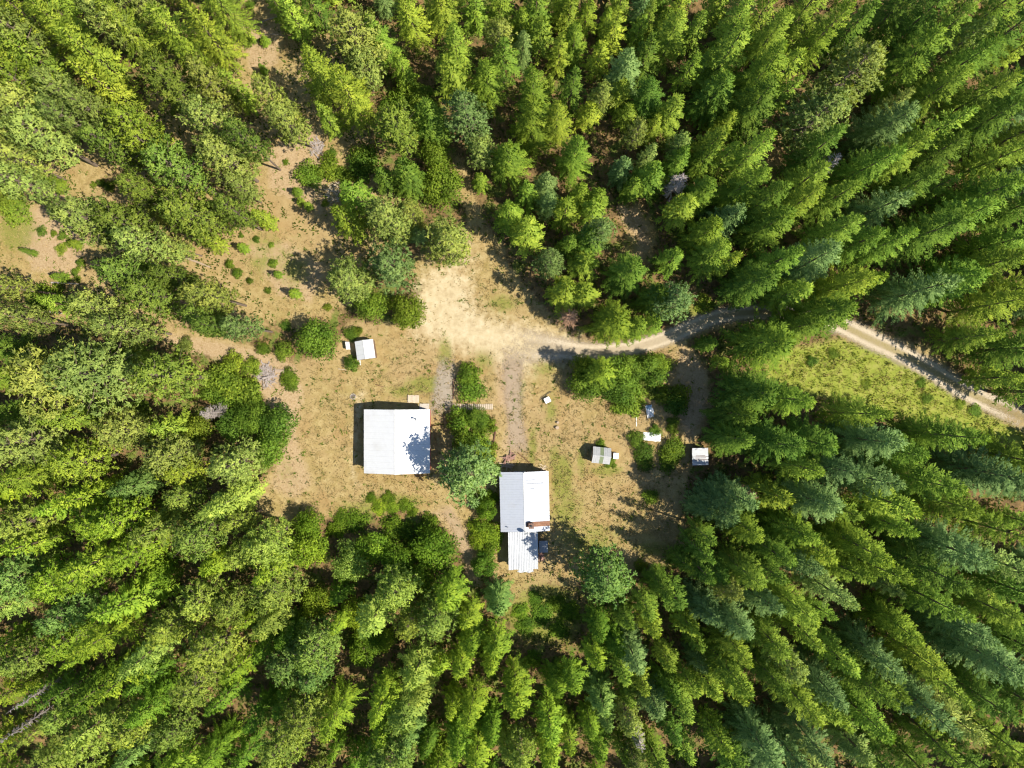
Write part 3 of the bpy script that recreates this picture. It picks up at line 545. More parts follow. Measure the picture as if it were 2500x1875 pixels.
add_list(1875, 625, K, "y 40 60 90;b 60 200 90;b 180 100 130;g 300 120 120;y 420 80 110;y 300 220 140;y 430 200 120;g 150 260 110;y 60 300 90;b 600 60 90;d 560 250 110;g 600 190 80;d 500 320 100;y 850 60 120;d 760 130 100;b 870 260 140;g 780 330 130;b 950 330 120;g 1130 170 150;y 1200 230 130;y 1250 330 110;g 1060 350 120;y 930 420 120;g 1330 100 140;b 1500 150 130;y 1580 200 110;g 1450 230 130;d 1600 80 110;y 1400 330 120;g 1550 330 120;o 1300 430 120;y 1400 480 120;y 1530 420 110;y 1240 530 110;d 1180 480 110;d 1500 600 140;d 1620 560 120;d 1450 700 110;d 1560 760 120;d 1640 880 100;y 1450 790 70;g 1620 700 90;d 280 380 150;g 380 430 100;d 200 490 120;g 330 510 100;d 100 470 110;b 40 560 80;Sd 290 680 40 0.8;Sg 430 630 40 0.5;Sg 990 820 36 0.5;Sg 1030 920 40 0.5;Sy 1250 960 40 0.4;Sy 640 830 36 0.35;Sg 1350 1000 44 0.5;g 40 910 110;g 350 970 190;y 480 1020 120;d 250 900 120;g 430 930 110;b 620 1030 100;d 100 1130 120;d 200 1180 130;d 330 1200 130;y 400 1260 120;d 180 1290 130;y 100 1340 120;b 330 1370 110;b 560 1190 130;b 680 1230 130;g 760 1250 110;y 850 1180 110;g 950 1100 150;g 1060 1160 130;b 1080 1230 100;y 1050 1300 110;g 900 1320 100;y 640 1310 110;b 560 1420 130;y 620 1480 110;y 680 1540 100;b 450 1450 110;g 500 1560 110;g 900 1430 150;b 1020 1470 130;b 1120 1490 100;y 860 1540 110;g 700 1600 100;b 1280 1380 150;b 1380 1420 120;b 1470 1460 90;y 1250 1480 120;g 1200 1310 100;g 1240 1250 90;d 1200 1170 120;d 1350 1150 120;d 1500 1180 120;g 1450 1240 110;g 1550 1290 120;d 1620 1240 100;d 1600 1400 120;b 1640 1500 110;d 1450 1330 100;d 100 1500 110;b 200 1560 130;b 320 1540 110;y 280 1480 90;g 380 1600 100;y 60 1620 80;g 1060 1580 120;y 1180 1600 110")
add_list(0, 1250, K, "o 100 100 150;o 220 80 110;y 280 200 100;o 60 180 110;o 180 350 100;Pb 60 430 150;o 120 560 150;o 50 620 110;Py 620 60 140;Py 800 60 150;Py 950 130 150;o 1080 60 130;Py 900 250 130;y 700 280 130;y 830 350 120;Py 560 400 140;y 680 440 120;Py 400 460 140;y 300 530 120;y 540 280 80;o 1300 130 150;o 1450 80 140;o 1550 60 100;o 1350 260 130;Py 1450 280 100;Dg 1050 380 120;g 1000 340 90;d 1150 400 110;o 1600 280 110;o 1620 200 90;o 1300 570 150;o 1430 600 150;o 1520 560 110;o 1350 720 160;o 1480 750 150;o 1250 850 160;o 1400 880 170;o 1300 1000 170;o 1450 950 130;o 1250 1120 140;o 1380 1080 130;y 1320 1170 100;o 1100 720 130;y 900 560 130;y 1000 620 120;Py 850 700 130;y 700 680 120;y 750 780 140;Py 900 800 130;o 1020 850 120;y 820 880 120;Py 600 800 140;Py 450 840 140;o 350 900 130;o 250 960 130;o 180 960 120;y 450 900 110;y 550 740 100;Pb 420 660 120;Pb 330 700 80;y 480 600 100;y 200 880 110;y 80 920 120;g 90 820 100;d 560 600 80;y 60 1180 100;y 120 1230 100;y 850 990 110;g 750 1000 80;y 550 920 60;g 1050 1200 130;g 1150 1220 120;o 950 1260 110;o 830 1280 110;o 700 1330 120;o 900 1380 130;o 780 1440 130;o 600 1480 150;o 700 1550 150;o 500 1560 130;o 400 1500 110;o 330 1600 120;o 550 1620 120;b 850 1520 100;g 920 1440 90;o 1150 1420 120;y 1250 1440 120;o 1100 1540 120;y 1180 1600 130;y 1320 1560 130;g 1430 1500 130;g 1400 1600 110;d 1540 1420 110;d 1600 1540 100;d 1500 1150 110;y 1560 1050 90;g 1600 950 110;y 1620 850 100;o 420 1300 110;o 380 1400 80;o 250 1400 80;d 300 250 60;d 1000 1050 90;d 650 1120 120;d 500 1120 110;d 330 1120 100")
add_list(625, 1250, K, "Dy 340 240 130;Dg 340 80 90;o 80 170 140;Dy 60 280 110;y 170 330 100;Do 600 330 130;Dy 760 230 110;Dy 780 130 80;Dg 900 330 120;Dy 880 400 90;Dg 1150 250 150;Dg 1100 320 120;Dg 1200 200 110;Dy 1250 330 100;Dg 1060 430 110;y 1280 470 120;y 1330 550 90;y 1130 530 110;y 1400 620 90;o 900 500 130;o 980 560 100;o 800 620 130;o 760 700 90;o 1150 680 150;Pb 1230 760 130;o 1060 800 150;o 1000 720 110;o 1080 920 130;Pb 1010 960 100;o 1180 820 110;o 130 480 160;o 230 520 140;o 60 570 120;o 200 620 130;o 150 680 110;Dy 400 590 110;Dy 330 620 100;Dd 440 470 110;d 560 500 80;Dy 650 660 100;g 700 700 90;y 560 700 60;o 480 800 140;o 380 880 160;Pb 450 960 160;o 300 900 150;Pb 220 980 130;Pb 380 1040 110;y 80 1020 120;y 60 930 110;d 100 830 110;d 250 760 100;Dg 700 880 120;Dd 800 920 110;Dy 830 830 70;y 1350 900 110;g 1400 760 110;y 1300 970 100;y 1420 880 70;y 1550 800 110;y 1520 920 80;y 1570 700 110;b 1580 560 110;b 1600 480 110;b 1560 650 100;y 1200 960 80;o 600 1100 120;o 750 1080 120;y 850 1130 140;o 960 1120 130;o 1080 1100 110;o 1000 1220 130;o 880 1260 130;o 1100 1180 90;y 860 1330 110;o 1050 1330 120;b 1000 1400 100;y 550 1220 130;y 580 1320 110;y 450 1350 120;g 400 1300 100;o 300 1330 150;o 180 1350 130;o 320 1440 130;o 200 1500 150;o 100 1450 110;o 60 1560 120;o 150 1600 120;y 280 1580 120;d 60 1260 90;d 230 1180 120;d 380 1180 90;o 900 1580 150;y 1020 1580 100;o 1000 1480 90;d 750 1540 100;d 640 1600 90;g 520 1500 60;y 480 1550 50;g 1370 1080 110;y 1420 1180 130;y 1350 1250 110;y 1270 1200 70;y 1500 1100 100;y 1550 1230 120;y 1620 1200 90;g 1320 1380 130;y 1240 1480 120;g 1350 1450 90;y 1440 1500 110;g 1180 1600 110;y 1130 1540 80;y 1420 1600 60;b 1620 1380 90;o 1620 1480 100;y 1600 1600 100;y 1240 1370 60;g 1520 1340 90;d 1120 1450 80;y 1640 1000 60;y 1600 880 80;Sg 520 110 70 1.2;Sg 650 60 80 1;Sd 900 110 100 1.6;Sd 1020 160 100 1.8;Sg 1120 90 80 1.2;Sg 560 30 60 0.6")
add_list(1250, 1250, K, "Pb 605 425 190 16;g 1450 40 120;y 1470 180 110;g 1380 60 90;d 1210 110 95 15;d 1190 220 100 16;d 1580 60 110;d 1600 200 110;d 1260 350 110;g 1330 380 90;y 1450 330 110;y 1480 440 110;o 1400 470 100;d 1620 350 90;d 1190 340 100 16;d 1080 300 80 12;Sy 840 350 45 1.6;y 850 560 90 14;d 700 640 90 13;d 560 690 90 13;y 870 680 80;y 820 500 60;d 1000 480 120;d 1000 620 120;d 930 430 90 14;d 1120 560 100;b 1200 560 100;b 1240 630 80;b 1220 520 70;y 1100 680 90;y 1200 670 90;g 1160 780 90;b 1150 870 90;b 1190 940 80;b 1370 640 110;b 1450 720 110;b 1480 790 100;y 1390 800 110;y 1430 900 100;y 1450 1020 90;g 1360 980 100;d 1290 870 100;d 1320 720 90;o 1580 620 110;y 1600 740 120;b 1550 540 90;y 1640 850 80;d 1560 860 120;d 1600 980 110;d 1540 1060 100;y 1440 1120 60;y 360 800 100;g 380 900 100;g 330 980 100;y 380 1020 90;y 330 1080 90;g 280 1060 90;y 340 740 60;b 720 780 100;b 760 850 110;b 700 880 90;b 800 960 110;y 820 1030 80;y 690 960 90;d 640 800 90;d 560 780 90;y 530 880 90;b 600 1060 90;b 560 1130 110;b 620 1160 90;b 590 1260 90;b 620 1230 80;b 510 1200 80;d 500 1070 90;y 740 1130 70;y 760 1180 60;y 980 900 80;y 1000 980 80;y 1050 940 70;y 930 930 80;d 890 880 80;d 880 1100 100;b 900 1180 110;g 1000 1100 90;y 1080 1180 100;y 1110 1060 80;y 1040 1270 80;y 1230 1050 90;o 1270 1100 80;y 1180 1180 80;g 1200 1090 90;y 240 1320 110;y 300 1400 100;y 360 1400 90;y 220 1450 100;y 250 1560 90;y 340 1480 80;g 260 1240 90;y 30 1120 110;y 30 1000 90;y 50 1220 80;o 60 1440 110;o 50 1560 110;y 490 1330 70;g 560 1440 90;d 500 1400 80;y 690 1390 80;y 700 1500 70;g 650 1460 80;o 750 1310 90;o 830 1280 90;o 800 1400 70;g 880 1520 110;g 930 1590 100;y 850 1600 90;o 790 1590 80;y 1080 1450 90;d 1010 1370 90;g 1280 1400 100;y 1310 1500 90;y 1270 1330 70;d 1160 1420 100;d 1400 1540 100;y 1350 1600 90;y 1480 1600 80;b 1560 1430 120;b 1620 1500 110;b 1580 1600 110;d 1480 1500 90;o 1640 1350 80;Sy 130 960 60 1;Sy 1080 1550 70 1;Sd 200 660 80 0.8;Sd 100 730 70 0.6;Sd 290 590 60 0.6;Sd 150 560 50 0.5;Sd 300 760 70 0.6;Sg 380 640 70 0.7;Sg 60 640 60 0.6")
add_list(1875, 1250, K, "g 80 80 130;y 170 100 120;y 230 180 90;b 80 230 110;b 130 300 100;o 320 30 70;b 430 80 100;d 340 120 120;g 500 160 130;g 600 220 120;y 660 270 80;b 620 80 90;g 720 40 90;y 470 250 90;b 300 290 100;g 430 350 100;g 600 330 110;b 680 400 110;o 740 440 60;o 300 440 120;o 380 490 90;d 950 80 130;g 1100 60 130;y 1200 60 110;b 1100 200 140;b 1180 280 110;o 1000 170 110;g 1400 90 110;g 1500 140 70;g 1300 30 90;g 1620 50 60;d 900 300 150;b 1020 370 130;b 1080 420 90;y 880 420 100;g 980 530 120;y 860 530 110;g 900 610 120;y 940 690 100;g 800 680 110;g 1100 570 110;y 1200 580 110;y 1330 560 120;y 1420 600 100;y 1290 500 90;b 1150 680 110;b 1250 700 110;g 1500 680 120;g 1590 690 110;g 1420 700 90;d 1550 500 120;d 1600 350 110;o 1450 300 100;o 1550 260 100;d 1450 450 100;y 80 540 110;y 150 620 110;g 240 560 90;g 300 620 70;y 200 710 90;o 100 690 90;b 60 470 90;b 30 580 60;b 640 860 110;b 720 910 90;b 560 800 100;y 700 820 90;y 850 850 120;y 960 890 110;y 930 960 100;y 1040 1010 90;y 800 1050 80;g 720 1030 100;b 1270 850 150;b 1380 900 130;b 1480 970 110;y 1340 950 120;g 1130 870 70;b 1220 810 120;y 1500 1010 70;y 380 870 90;g 420 910 60;d 300 850 90;o 100 950 110;y 140 1020 100;g 60 870 80;g 550 1040 110;d 480 1000 110;y 560 1110 80;b 300 1040 110;b 370 1130 100;y 120 1130 110;g 200 1090 80;b 900 1150 150;b 1000 1200 150;o 1080 1250 130;o 1150 1340 90;g 950 1330 140;d 850 1280 140;d 760 1250 130;g 1050 1430 100;y 900 1420 90;y 270 1200 90;y 320 1290 90;y 250 1300 90;b 200 1380 110;b 130 1350 100;y 400 1250 70;g 560 1250 100;g 640 1330 90;g 520 1320 80;o 480 1430 100;o 570 1440 90;o 400 1370 90;b 60 1480 100;o 100 1580 90;o 320 1540 110;o 260 1590 110;g 380 1600 80;g 60 1220 90;d 1300 1150 140;d 1450 1150 140;d 1600 1180 120;d 1550 1300 120;d 1400 1300 130;g 1450 1440 110;g 1550 1500 110;d 1350 1500 110;y 1600 1600 90;d 1480 1600 90;d 1200 1550 120;y 1100 1500 90;d 1050 1580 120;d 900 1560 120;d 650 1560 120;d 530 1560 110;d 780 1530 110;d 1600 950 110;d 1600 850 90;d 1250 1450 100;y 1250 1620 80")

for k, n in ((1, 7), (2, 9), (3, 12), (4, 10), (5, 3)):        # saplings and low bushes in the glades
    xs = [q[0] for q in OPEN[k]]; ys = [q[1] for q in OPEN[k]]; c_ = 0
    while c_ < n:
        x, y = rng.uniform(min(xs), max(xs)), rng.uniform(min(ys), max(ys))
        if in_poly(x, y, OPEN[k]):
            if rng.random() < 0.3: TREES.append(['fir', 'g', x, y, rng.uniform(0.6, 1.0), rng.uniform(2.2, 4.2)])
            else: TREES.append(['shrub', rng.choice('gyd'), x, y, rng.uniform(0.4, 1.0), rng.uniform(0.4, 1.1)])
            c_ += 1
CF = {'fir': 0.50, 'larch': 0.52, 'spruce': 0.50, 'pine': 0.66, 'leafy': 0.55, 'shrub': 0.5}
def default_h(kind, r, x):
    j = rng.uniform(0.88, 1.12)*((1.2 if x > 1750 else (1.2 if x < 900 and kind == 'larch' else 1.0)) if kind != 'shrub' else 1.0)
    return {'fir': min(16, 3.2+3.9*r), 'larch': min(15.5, 3.8+3.9*r), 'spruce': min(16, 3.2+3.9*r), 'pine': min(19, 8.5+2.1*r),
            'leafy': 2.0+1.7*r, 'shrub': 0.4+1.0*r}[kind]*j
def base_of(t):
    """ground position of a plant whose visible crown is centred on the photograph pixel"""
    kind, tone, x, y, r, h = t; X, Y = (x-1250)*S, -(y-937.5)*S; R_ = math.hypot(X, Y)+1e-6
    if kind in ('fir', 'larch', 'spruce'):
        off = max(0.0, R_*0.85*h/HC-r)/2; f = (R_-off)/R_*(1-0.15*h/HC)
    else: f = 1-CF[kind]*h/HC
    return X*f, Y*f, f

# the lower left forest is of slim pale conifers
for i, t in enumerate(TREES):
    if t[0] == 'pine' and t[5] is None and t[1] in 'oy' and (t[3] > 1180 or (t[3] < 420 and i % 2)) and (i*7 % 10) < 7 and t[4] < 3.3: t[0] = 'larch'; t[4] *= 0.92
    if t[0] == 'pine' and t[5] is None and t[2] < 800 and t[3] < 900: t[4] *= 0.78; t[5] = rng.uniform(17.5, 21.5)
    elif t[0] in ('fir', 'larch', 'spruce') and t[5] is None and t[2] > 1700: t[4] *= 1.22
# crowns keep off the road, the glades and the meadow
ROADPX = [(1440,860),(1500,855),(1560,846),(1640,820),(1700,793),(1760,772),(1830,763),(1880,764)]; ROADPX2 = [(2060,797),(2120,826),(2200,864),(2270,902),(2340,945),(2420,985),(2500,1022)]
def push(t):
    for line in (ROADPX, ROADPX2):
        need = t[4]/S*0.80+17; best = None
        for (x0, y0), (x1, y1) in zip(line, line[1:]):
            dx, dy = x1-x0, y1-y0; u = max(0, min(1, ((t[2]-x0)*dx+(t[3]-y0)*dy)/(dx*dx+dy*dy))); ex, ey = t[2]-x0-u*dx, t[3]-y0-u*dy; q = math.hypot(ex, ey)
            if best is None or q < best[0]: best = (q, ex, ey)
        q, ex, ey = best
        if q < need: t[2] += ex/(q+1e-6)*(need-q); t[3] += ey/(q+1e-6)*(need-q)
for t in TREES:
    if t[0] not in ('shrub',): push(t)
def clear_of_glades(t):
    for k, f_ in ((1, .15), (2, .3), (3, .3), (4, .25), (5, .4), (6, .4), (8, .6)):
        if poly_dist(np.array([t[2]]), np.array([t[3]]), OPEN[k])[0] < f_*t[4]/S: return False
    for poly, f_ in (([(1080,365),(1120,370),(1160,450),(1180,540),(1150,560),(1118,470)], .55), ([(1825,340),(1875,290),(1910,330),(1900,440),(1860,430)], .45), ([(1440,320),(1490,310),(1500,470),(1450,480)], .3), ([(1230,1425),(1430,1430),(1460,1560),(1350,1620),(1260,1590),(1205,1480)], .35)):
        if poly_dist(np.array([t[2]]), np.array([t[3]]), poly)[0] < f_*t[4]/S: return False
    return True
TREES = [t for t in TREES if t[0] == 'shrub' or (t[5] is not None and t[5] < 17.4) or clear_of_glades(t)]

# one entry per crown: where the survey marked two points of one crown, keep the larger
keep = []
for t in sorted(TREES, key=lambda t: -t[4]):
    big = t[0] not in ('shrub',)
    if big and (t[5] is None or t[5] > 17.4) and any(u[0] != 'shrub' and math.hypot(u[2]-t[2], u[3]-t[3])*S < THIN*(u[4]+t[4]) for u in keep): continue
    keep.append(t)
TREES = keep

# cover bookkeeping in photograph pixels, then fill the gaps the survey left
CELL = 10; OFF = 260; cov = np.zeros((int((1875+2*OFF)/CELL), int((2500+2*OFF)/CELL)), bool)
yy_, xx_ = np.mgrid[0:cov.shape[0], 0:cov.shape[1]]; cxp = xx_*CELL-OFF+CELL/2; cyp = yy_*CELL-OFF+CELL/2
def mark(t, k=0.95):
    kind, tone, x, y, r, h = t; X, Y, f = base_of(t); b = (1250+X/S, 937.5-Y/S)
    fr = ((0.2, 1.0), (0.45, 0.85), (0.65, 0.6)) if kind in ('fir', 'larch', 'spruce') else ((CF[kind], 1.0),)
    for z, q in fr:
        m_ = 1/(1-z*h/HC); px, py = 1250+(b[0]-1250)*m_, 937.5+(b[1]-937.5)*m_; rp = r/S*q*k
        i0, i1 = int((py-rp+OFF)/CELL), int((py+rp+OFF)/CELL)+1; j0, j1 = int((px-rp+OFF)/CELL), int((px+rp+OFF)/CELL)+1
        sl = (slice(max(0, i0), max(0, i1)), slice(max(0, j0), max(0, j1)))
        cov[sl] |= np.hypot(cxp[sl]-px, cyp[sl]-py) < rp
for t in TREES:
    if t[5] is None: t[5] = default_h(t[0], t[4], t[2])
    mark(t)
openD = np.full(cov.shape, 1e9)
for poly in OPEN: openD = np.minimum(openD, poly_dist(cxp, cyp, poly))
cand = [(x, y) for x in range(-200, 2700, 30) for y in range(-200, 2075, 30)]
rng.shuffle(cand); FILL = []
for x, y in cand:
    x += rng.uniform(-14, 14); y += rng.uniform(-14, 14)
    j, i = int((x+OFF)/CELL), int((y+OFF)/CELL)
    if not (2 <= i < cov.shape[0]-2 and 2 <= j < cov.shape[1]-2): continue
    left = x < 760 and y < 1250 or x < 1000 and y >= 1250
    tone = rng.choice('ooygy' if left else ('yggbo' if y < 620 else 'gdbbgd'))
    r = rng.uniform(1.3, 2.3); kind = KIND[tone]
    if kind == 'pine': r += 0.5
    if x < 760 and y < 900 and rng.random() < 0.65: continue
    if cov[i-2:i+3, j-2:j+3].mean() > 0.06 or openD[i, j] < r/S*0.9: continue
    t = [kind, tone, x, y, r, default_h(kind, r, x)*rng.uniform(0.75, 1.0)]
    FILL.append(t); mark(t, 1.1)
print('TREES listed', len(TREES), 'fill', len(FILL))

ROOFS = [(-22.4,-12.2,-13.6,-3.7), (-2.0,5.8,-28.5,-13.2), (-24.0,-20.2,3.4,7.2)]
NAMES = {'fir': 'fir_tree', 'larch': 'larch_tree', 'spruce': 'spruce_tree', 'pine': 'pine_tree', 'leafy': 'broadleaf_tree', 'shrub': 'shrub'}
CATS = {'fir': 'fir tree', 'larch': 'larch tree', 'spruce': 'spruce tree', 'pine': 'pine tree', 'leafy': 'tree', 'shrub': 'shrub'}
WORD = {'fir': 'fir', 'larch': 'larch', 'spruce': 'spruce', 'pine': 'pine', 'leafy': 'leafy tree', 'shrub': 'shrub'}
SEEN = set()
ONES = 'zero one two three four five six seven eight nine ten eleven twelve thirteen fourteen fifteen sixteen seventeen eighteen nineteen'.split()
TENS = '- - twenty thirty forty fifty sixty seventy eighty ninety'.split()
def spell(n):
    n = max(0, min(99, int(n))); return ONES[n] if n < 20 else TENS[n//10]+('-'+ONES[n % 10] if n % 10 else '')
MARGIN = []; COUNT = {}
def plant(t, i):
    kind, tone, x, y, r, h = t
    bx, by, f = base_of(t); r = r*f
    if abs(bx) > 1250*S+0.5 or abs(by) > 937.5*S+0.5: MARGIN.append((kind, tone, bx, by, r, h)); return
    for x0, x1, y0, y1 in ROOFS:                       # nothing grows through a building
        if x0-0.5 < bx < x1+0.5 and y0-0.5 < by < y1+0.5: return
    pool = BIG[kind] if kind in BIG and r > 2.9 else PROTO[kind]
    ph, pr, crown, trunk = pool[rng.randrange(len(pool))]
    size = 'tall' if h > 15.5 else ('small' if h < 7 and kind != 'shrub' else ('low' if kind == 'shrub' and h < 1.3 else ('broad' if r > 3.4 else ('slender' if r < 1.9 and kind != 'shrub' else ''))))
    words = ' '.join(w for w in (size, TW[tone], WORD[kind]) if w)
    ax_, dn = round(x/25), round(y/18.75)
    for da, dd in ((0,0),(0,1),(1,0),(0,-1),(-1,0),(1,1),(-1,-1),(2,0),(0,2)):
        if 0 <= x <= 2500 and 0 <= y <= 1875: lab = words+' %s percent across and %s percent down the photo' % (spell(ax_+da), spell(dn+dd))
        else:
            side = 'left' if x < 0 else ('right' if x > 2500 else ('top' if y < 0 else 'bottom'))
            lab = words+' cut off by the %s edge, %s percent %s' % ((side, spell(dn+dd), 'down') if side in ('left', 'right') else (side, spell(ax_+da), 'across'))
        if lab not in SEEN: break
    SEEN.add(lab); COUNT[kind] = COUNT.get(kind, 0)+1
    o = thing(NAMES[kind], lab, CATS[kind], (bx, by, gz(bx, by)-0.03), rng.uniform(0, 6.28), {'shrub': 'shrubs around the clearing', 'leafy': 'leafy trees around the clearing', 'larch': 'larches of the forest', 'spruce': 'spruces of the forest', 'fir': 'firs of the forest', 'pine': 'pines of the forest'}[kind])
    o.scale = (r/pr*rng.uniform(0.94, 1.06), r/pr*rng.uniform(0.94, 1.06), h/ph)
    o.rotation_euler = (rng.gauss(0, 0.025), rng.gauss(0, 0.025), o.rotation_euler[2])
    c = link('crown' if kind != 'shrub' else 'foliage', crown, o); tr = link('trunk' if kind != 'shrub' else 'stems', trunk, o)
    q = rng.uniform(0.84, 1.18); w = rng.uniform(-0.09, 0.09)*(0.4 if tone == 'b' else 1); tc_ = TONE[tone] if (kind, tone) != ('pine', 'g') else (0.195, 0.268, 0.040)
    if x > 1500: tc_ = (tc_[0]*0.88, tc_[1]*0.93, tc_[2])                # crowns on the east side coloured darker and cooler
    elif y > 1180: tc_ = (tc_[0]*0.90, tc_[1]*0.98, tc_[2]*0.75)
    c.color = (tc_[0]*q*(1+w), tc_[1]*q, tc_[2]*q*(1-w), 1)
for i, t in enumerate(TREES+FILL): plant(t, i)

print('COUNT', COUNT)
# dead standing trees
for nm, x, y, h, r, mat, lab in (('dead_tree', 1649, 455, 11, 1.7, M_dead, 'bare grey dead conifer among green firs right of the upper centre'),
        ('dead_tree', 2003, 414, 14, 1.6, M_dead, 'bare grey dead conifer leaning out in the upper right forest'),
        ('dead_tree', 1389, 775, 8, 1.9, M_rust, 'small rust brown dead conifer beside the gravel road'),
        ('dead_tree', 1820, 1203, 11, 1.6, M_rust, 'rust brown dead conifer behind the blue green spruce'),
        ('dead_tree', 1553, 1790, 12, 1.5, M_dead, 'bare grey dead conifer in the lower centre forest'),
        ('dead_tree', 95, 1690, 15, 0.8, M_dead, 'thin bare grey snag leaning in the lower left corner, upper of two'),
        ('dead_tree', 75, 1760, 15, 0.8, M_dead, 'thin bare grey snag leaning in the lower left corner, lower of two'),
        ('dead_tree', 520, 1008, 9, 1.3, M_dead, 'small bare grey dead tree in shrubs left of the garage')):
    bx, by = P(x, y, h*0.55); o = thing(nm, lab, 'dead tree', (bx, by, gz(bx, by)), rng.uniform(0, 6), 'dead standing trees')
    br, tr = DEAD[rng.randrange(2)]; br = br.copy(); br.materials.clear(); tr = tr.copy(); tr.materials.clear()
    o.scale = (r/1.5, r/1.5, h/12); link('branches', br, o, mat)['kind'] = 'stuff'; link('trunk', tr, o, mat)

# forest beyond the frame: one mass, thinned meshes joined
def thin(me, keep, grow):
    V = np.empty(len(me.vertices)*3, np.float32); me.vertices.foreach_get('co', V); V = V.reshape(-1, 4, 3)
    R = np.random.RandomState(3); V = V[R.rand(len(V)) < keep]; c = V.mean(1, keepdims=True); return c+(V-c)*grow
LOW = [thin(PROTO['fir'][0][2], 0.13, 2.4), thin(PROTO['spruce'][0][2], 0.13, 2.4), thin(PROTO['pine'][0][2], 0.10, 2.4)]
LP = [(16, 2.5), (15, 2.8), (16, 3.2)]
for k in range(230):
    e = rng.random()
    if e < 0.3: bx, by = rng.uniform(79.5, 92), rng.uniform(-72, 72)
    elif e < 0.55: bx, by = rng.uniform(-92, -79.5), rng.uniform(-72, 72)
    elif e < 0.8: bx, by = rng.uniform(-92, 92), rng.uniform(-72, -60)
    else: bx, by = rng.uniform(-92, 92), rng.uniform(60, 72)
    if line_dist(np.array([bx/S+1250]), np.array([937.5-by/S]), [(2400,980),(2800,1160)])[0] < 60: continue
    MARGIN.append((None, rng.choice('gydob'), bx, by, rng.uniform(2.2, 3.2), rng.uniform(12, 18)))
parts = []; tv = []
for kind, tone, bx, by, r, h in MARGIN:
    k = 2 if tone == 'o' else (1 if tone == 'b' else 0); a = rng.uniform(0, 6.28); ca, sa = math.cos(a), math.sin(a)
    V = LOW[k].copy(); V[..., :2] *= r/LP[k][1]; V[..., 2] *= h/LP[k][0]
    X = V[..., 0]*ca-V[..., 1]*sa+bx; Y = V[..., 0]*sa+V[..., 1]*ca+by; parts.append(np.stack([X, Y, V[..., 2]+gz(bx, by)], -1))
    tv.append(np.full(len(V), rng.uniform(0.1, 0.9)))
V = np.concatenate(parts); fm = leaf_mesh('surrounding_forest', V, np.concatenate(tv)); fm.materials.append(M_leaf)
fo = link('surrounding_forest', fm); fo.color = (0.07, 0.12, 0.018, 1); fo['kind'] = 'stuff'; fo['label'] = 'continuous conifer forest around the clearing'

# ------------------------------------------------------------------ materials for built things
M_white = surf_mat('white_metal_roof', (0.60,0.605,0.615), 0.45, 0.04, 1.5, spec=0.4, stain=(0.48,0.47,0.45), stain_amt=0.5, bump_s=0.03)
M_house = surf_mat('pale_metal_roof', (0.385,0.41,0.465), 0.45, 0.05, 2.0, spec=0.4, stain=(0.36,0.36,0.38), stain_amt=0.4, bump_s=0.05)
M_corr = surf_mat('corrugated_white_sheet', (0.43,0.445,0.47), 0.5, 0.10, 1.2, spec=0.4, stain=(0.50,0.48,0.44), stain_amt=0.45, bump_s=0.05)
M_grey = surf_mat('grey_corrugated_sheet', (0.46,0.46,0.46), 0.5, 0.12, 2.5, spec=0.4, bump_s=0.05)
M_green = surf_mat('green_translucent_sheet', (0.22,0.26,0.15), 0.4, 0.12, 3.0)
M_wall = surf_mat('garage_wall', (0.36,0.08,0.055), 0.7, 0.2, 3.0, stretch=(6,6,0.6))
M_hwall = surf_mat('brown_board_wall', (0.20,0.13,0.085), 0.8, 0.3, 3.0, stretch=(8,8,0.5))
M_trim = surf_mat('white_trim', (0.70,0.69,0.67), 0.6, 0.08, 4.0)
M_wood = surf_mat('weathered_wood', (0.42,0.32,0.23), 0.85, 0.3, 7.0, spec=0.2, stretch=(1,8,8))
M_pale = surf_mat('pale_planks', (0.58,0.48,0.36), 0.85, 0.25, 7.0, spec=0.2)
M_dark = surf_mat('dark_timber', (0.14,0.07,0.05), 0.85, 0.35, 6.0, spec=0.2)
M_red = surf_mat('reddish_boards', (0.34,0.20,0.16), 0.85, 0.35, 6.0, spec=0.2)
M_rustm = surf_mat('rusted_metal', (0.24,0.115,0.065), 0.8, 0.45, 5.0, stain=(0.38,0.22,0.13), stain_amt=0.7, stretch=(0.5,6,6))
M_black = surf_mat('black_iron', (0.03,0.03,0.032), 0.6, 0.3, 6.0)
M_steel = surf_mat('galvanised_steel', (0.45,0.46,0.48), 0.35, 0.15, 6.0, metal=0.6)
M_brick = surf_mat('sooty_brick', (0.20,0.12,0.09), 0.9, 0.35, 8.0)
M_stone = surf_mat('field_stone', (0.40,0.36,0.32), 0.9, 0.35, 6.0, bump_s=0.4)
M_ash = surf_mat('fire_ash', (0.16,0.14,0.13), 0.95, 0.4, 10.0)
M_tarp = surf_mat('white_plastic', (0.80,0.80,0.82), 0.5, 0.06, 3.0)
M_blue = surf_mat('blue_tarp', (0.34,0.48,0.62), 0.5, 0.15, 4.0)
M_glass = surf_mat('window_glass', (0.05,0.07,0.09), 0.1, 0.1, 3.0, spec=0.6, bump_s=0)
M_conc = surf_mat('concrete', (0.46,0.41,0.35), 0.9, 0.15, 3.0, stain=(0.34,0.28,0.21), stain_amt=0.5)
M_tank = surf_mat('grey_blue_plastic', (0.25,0.265,0.28), 0.5, 0.12, 3.0)
M_straw = leaf_mat('dry_grass_blades', 0.25); 

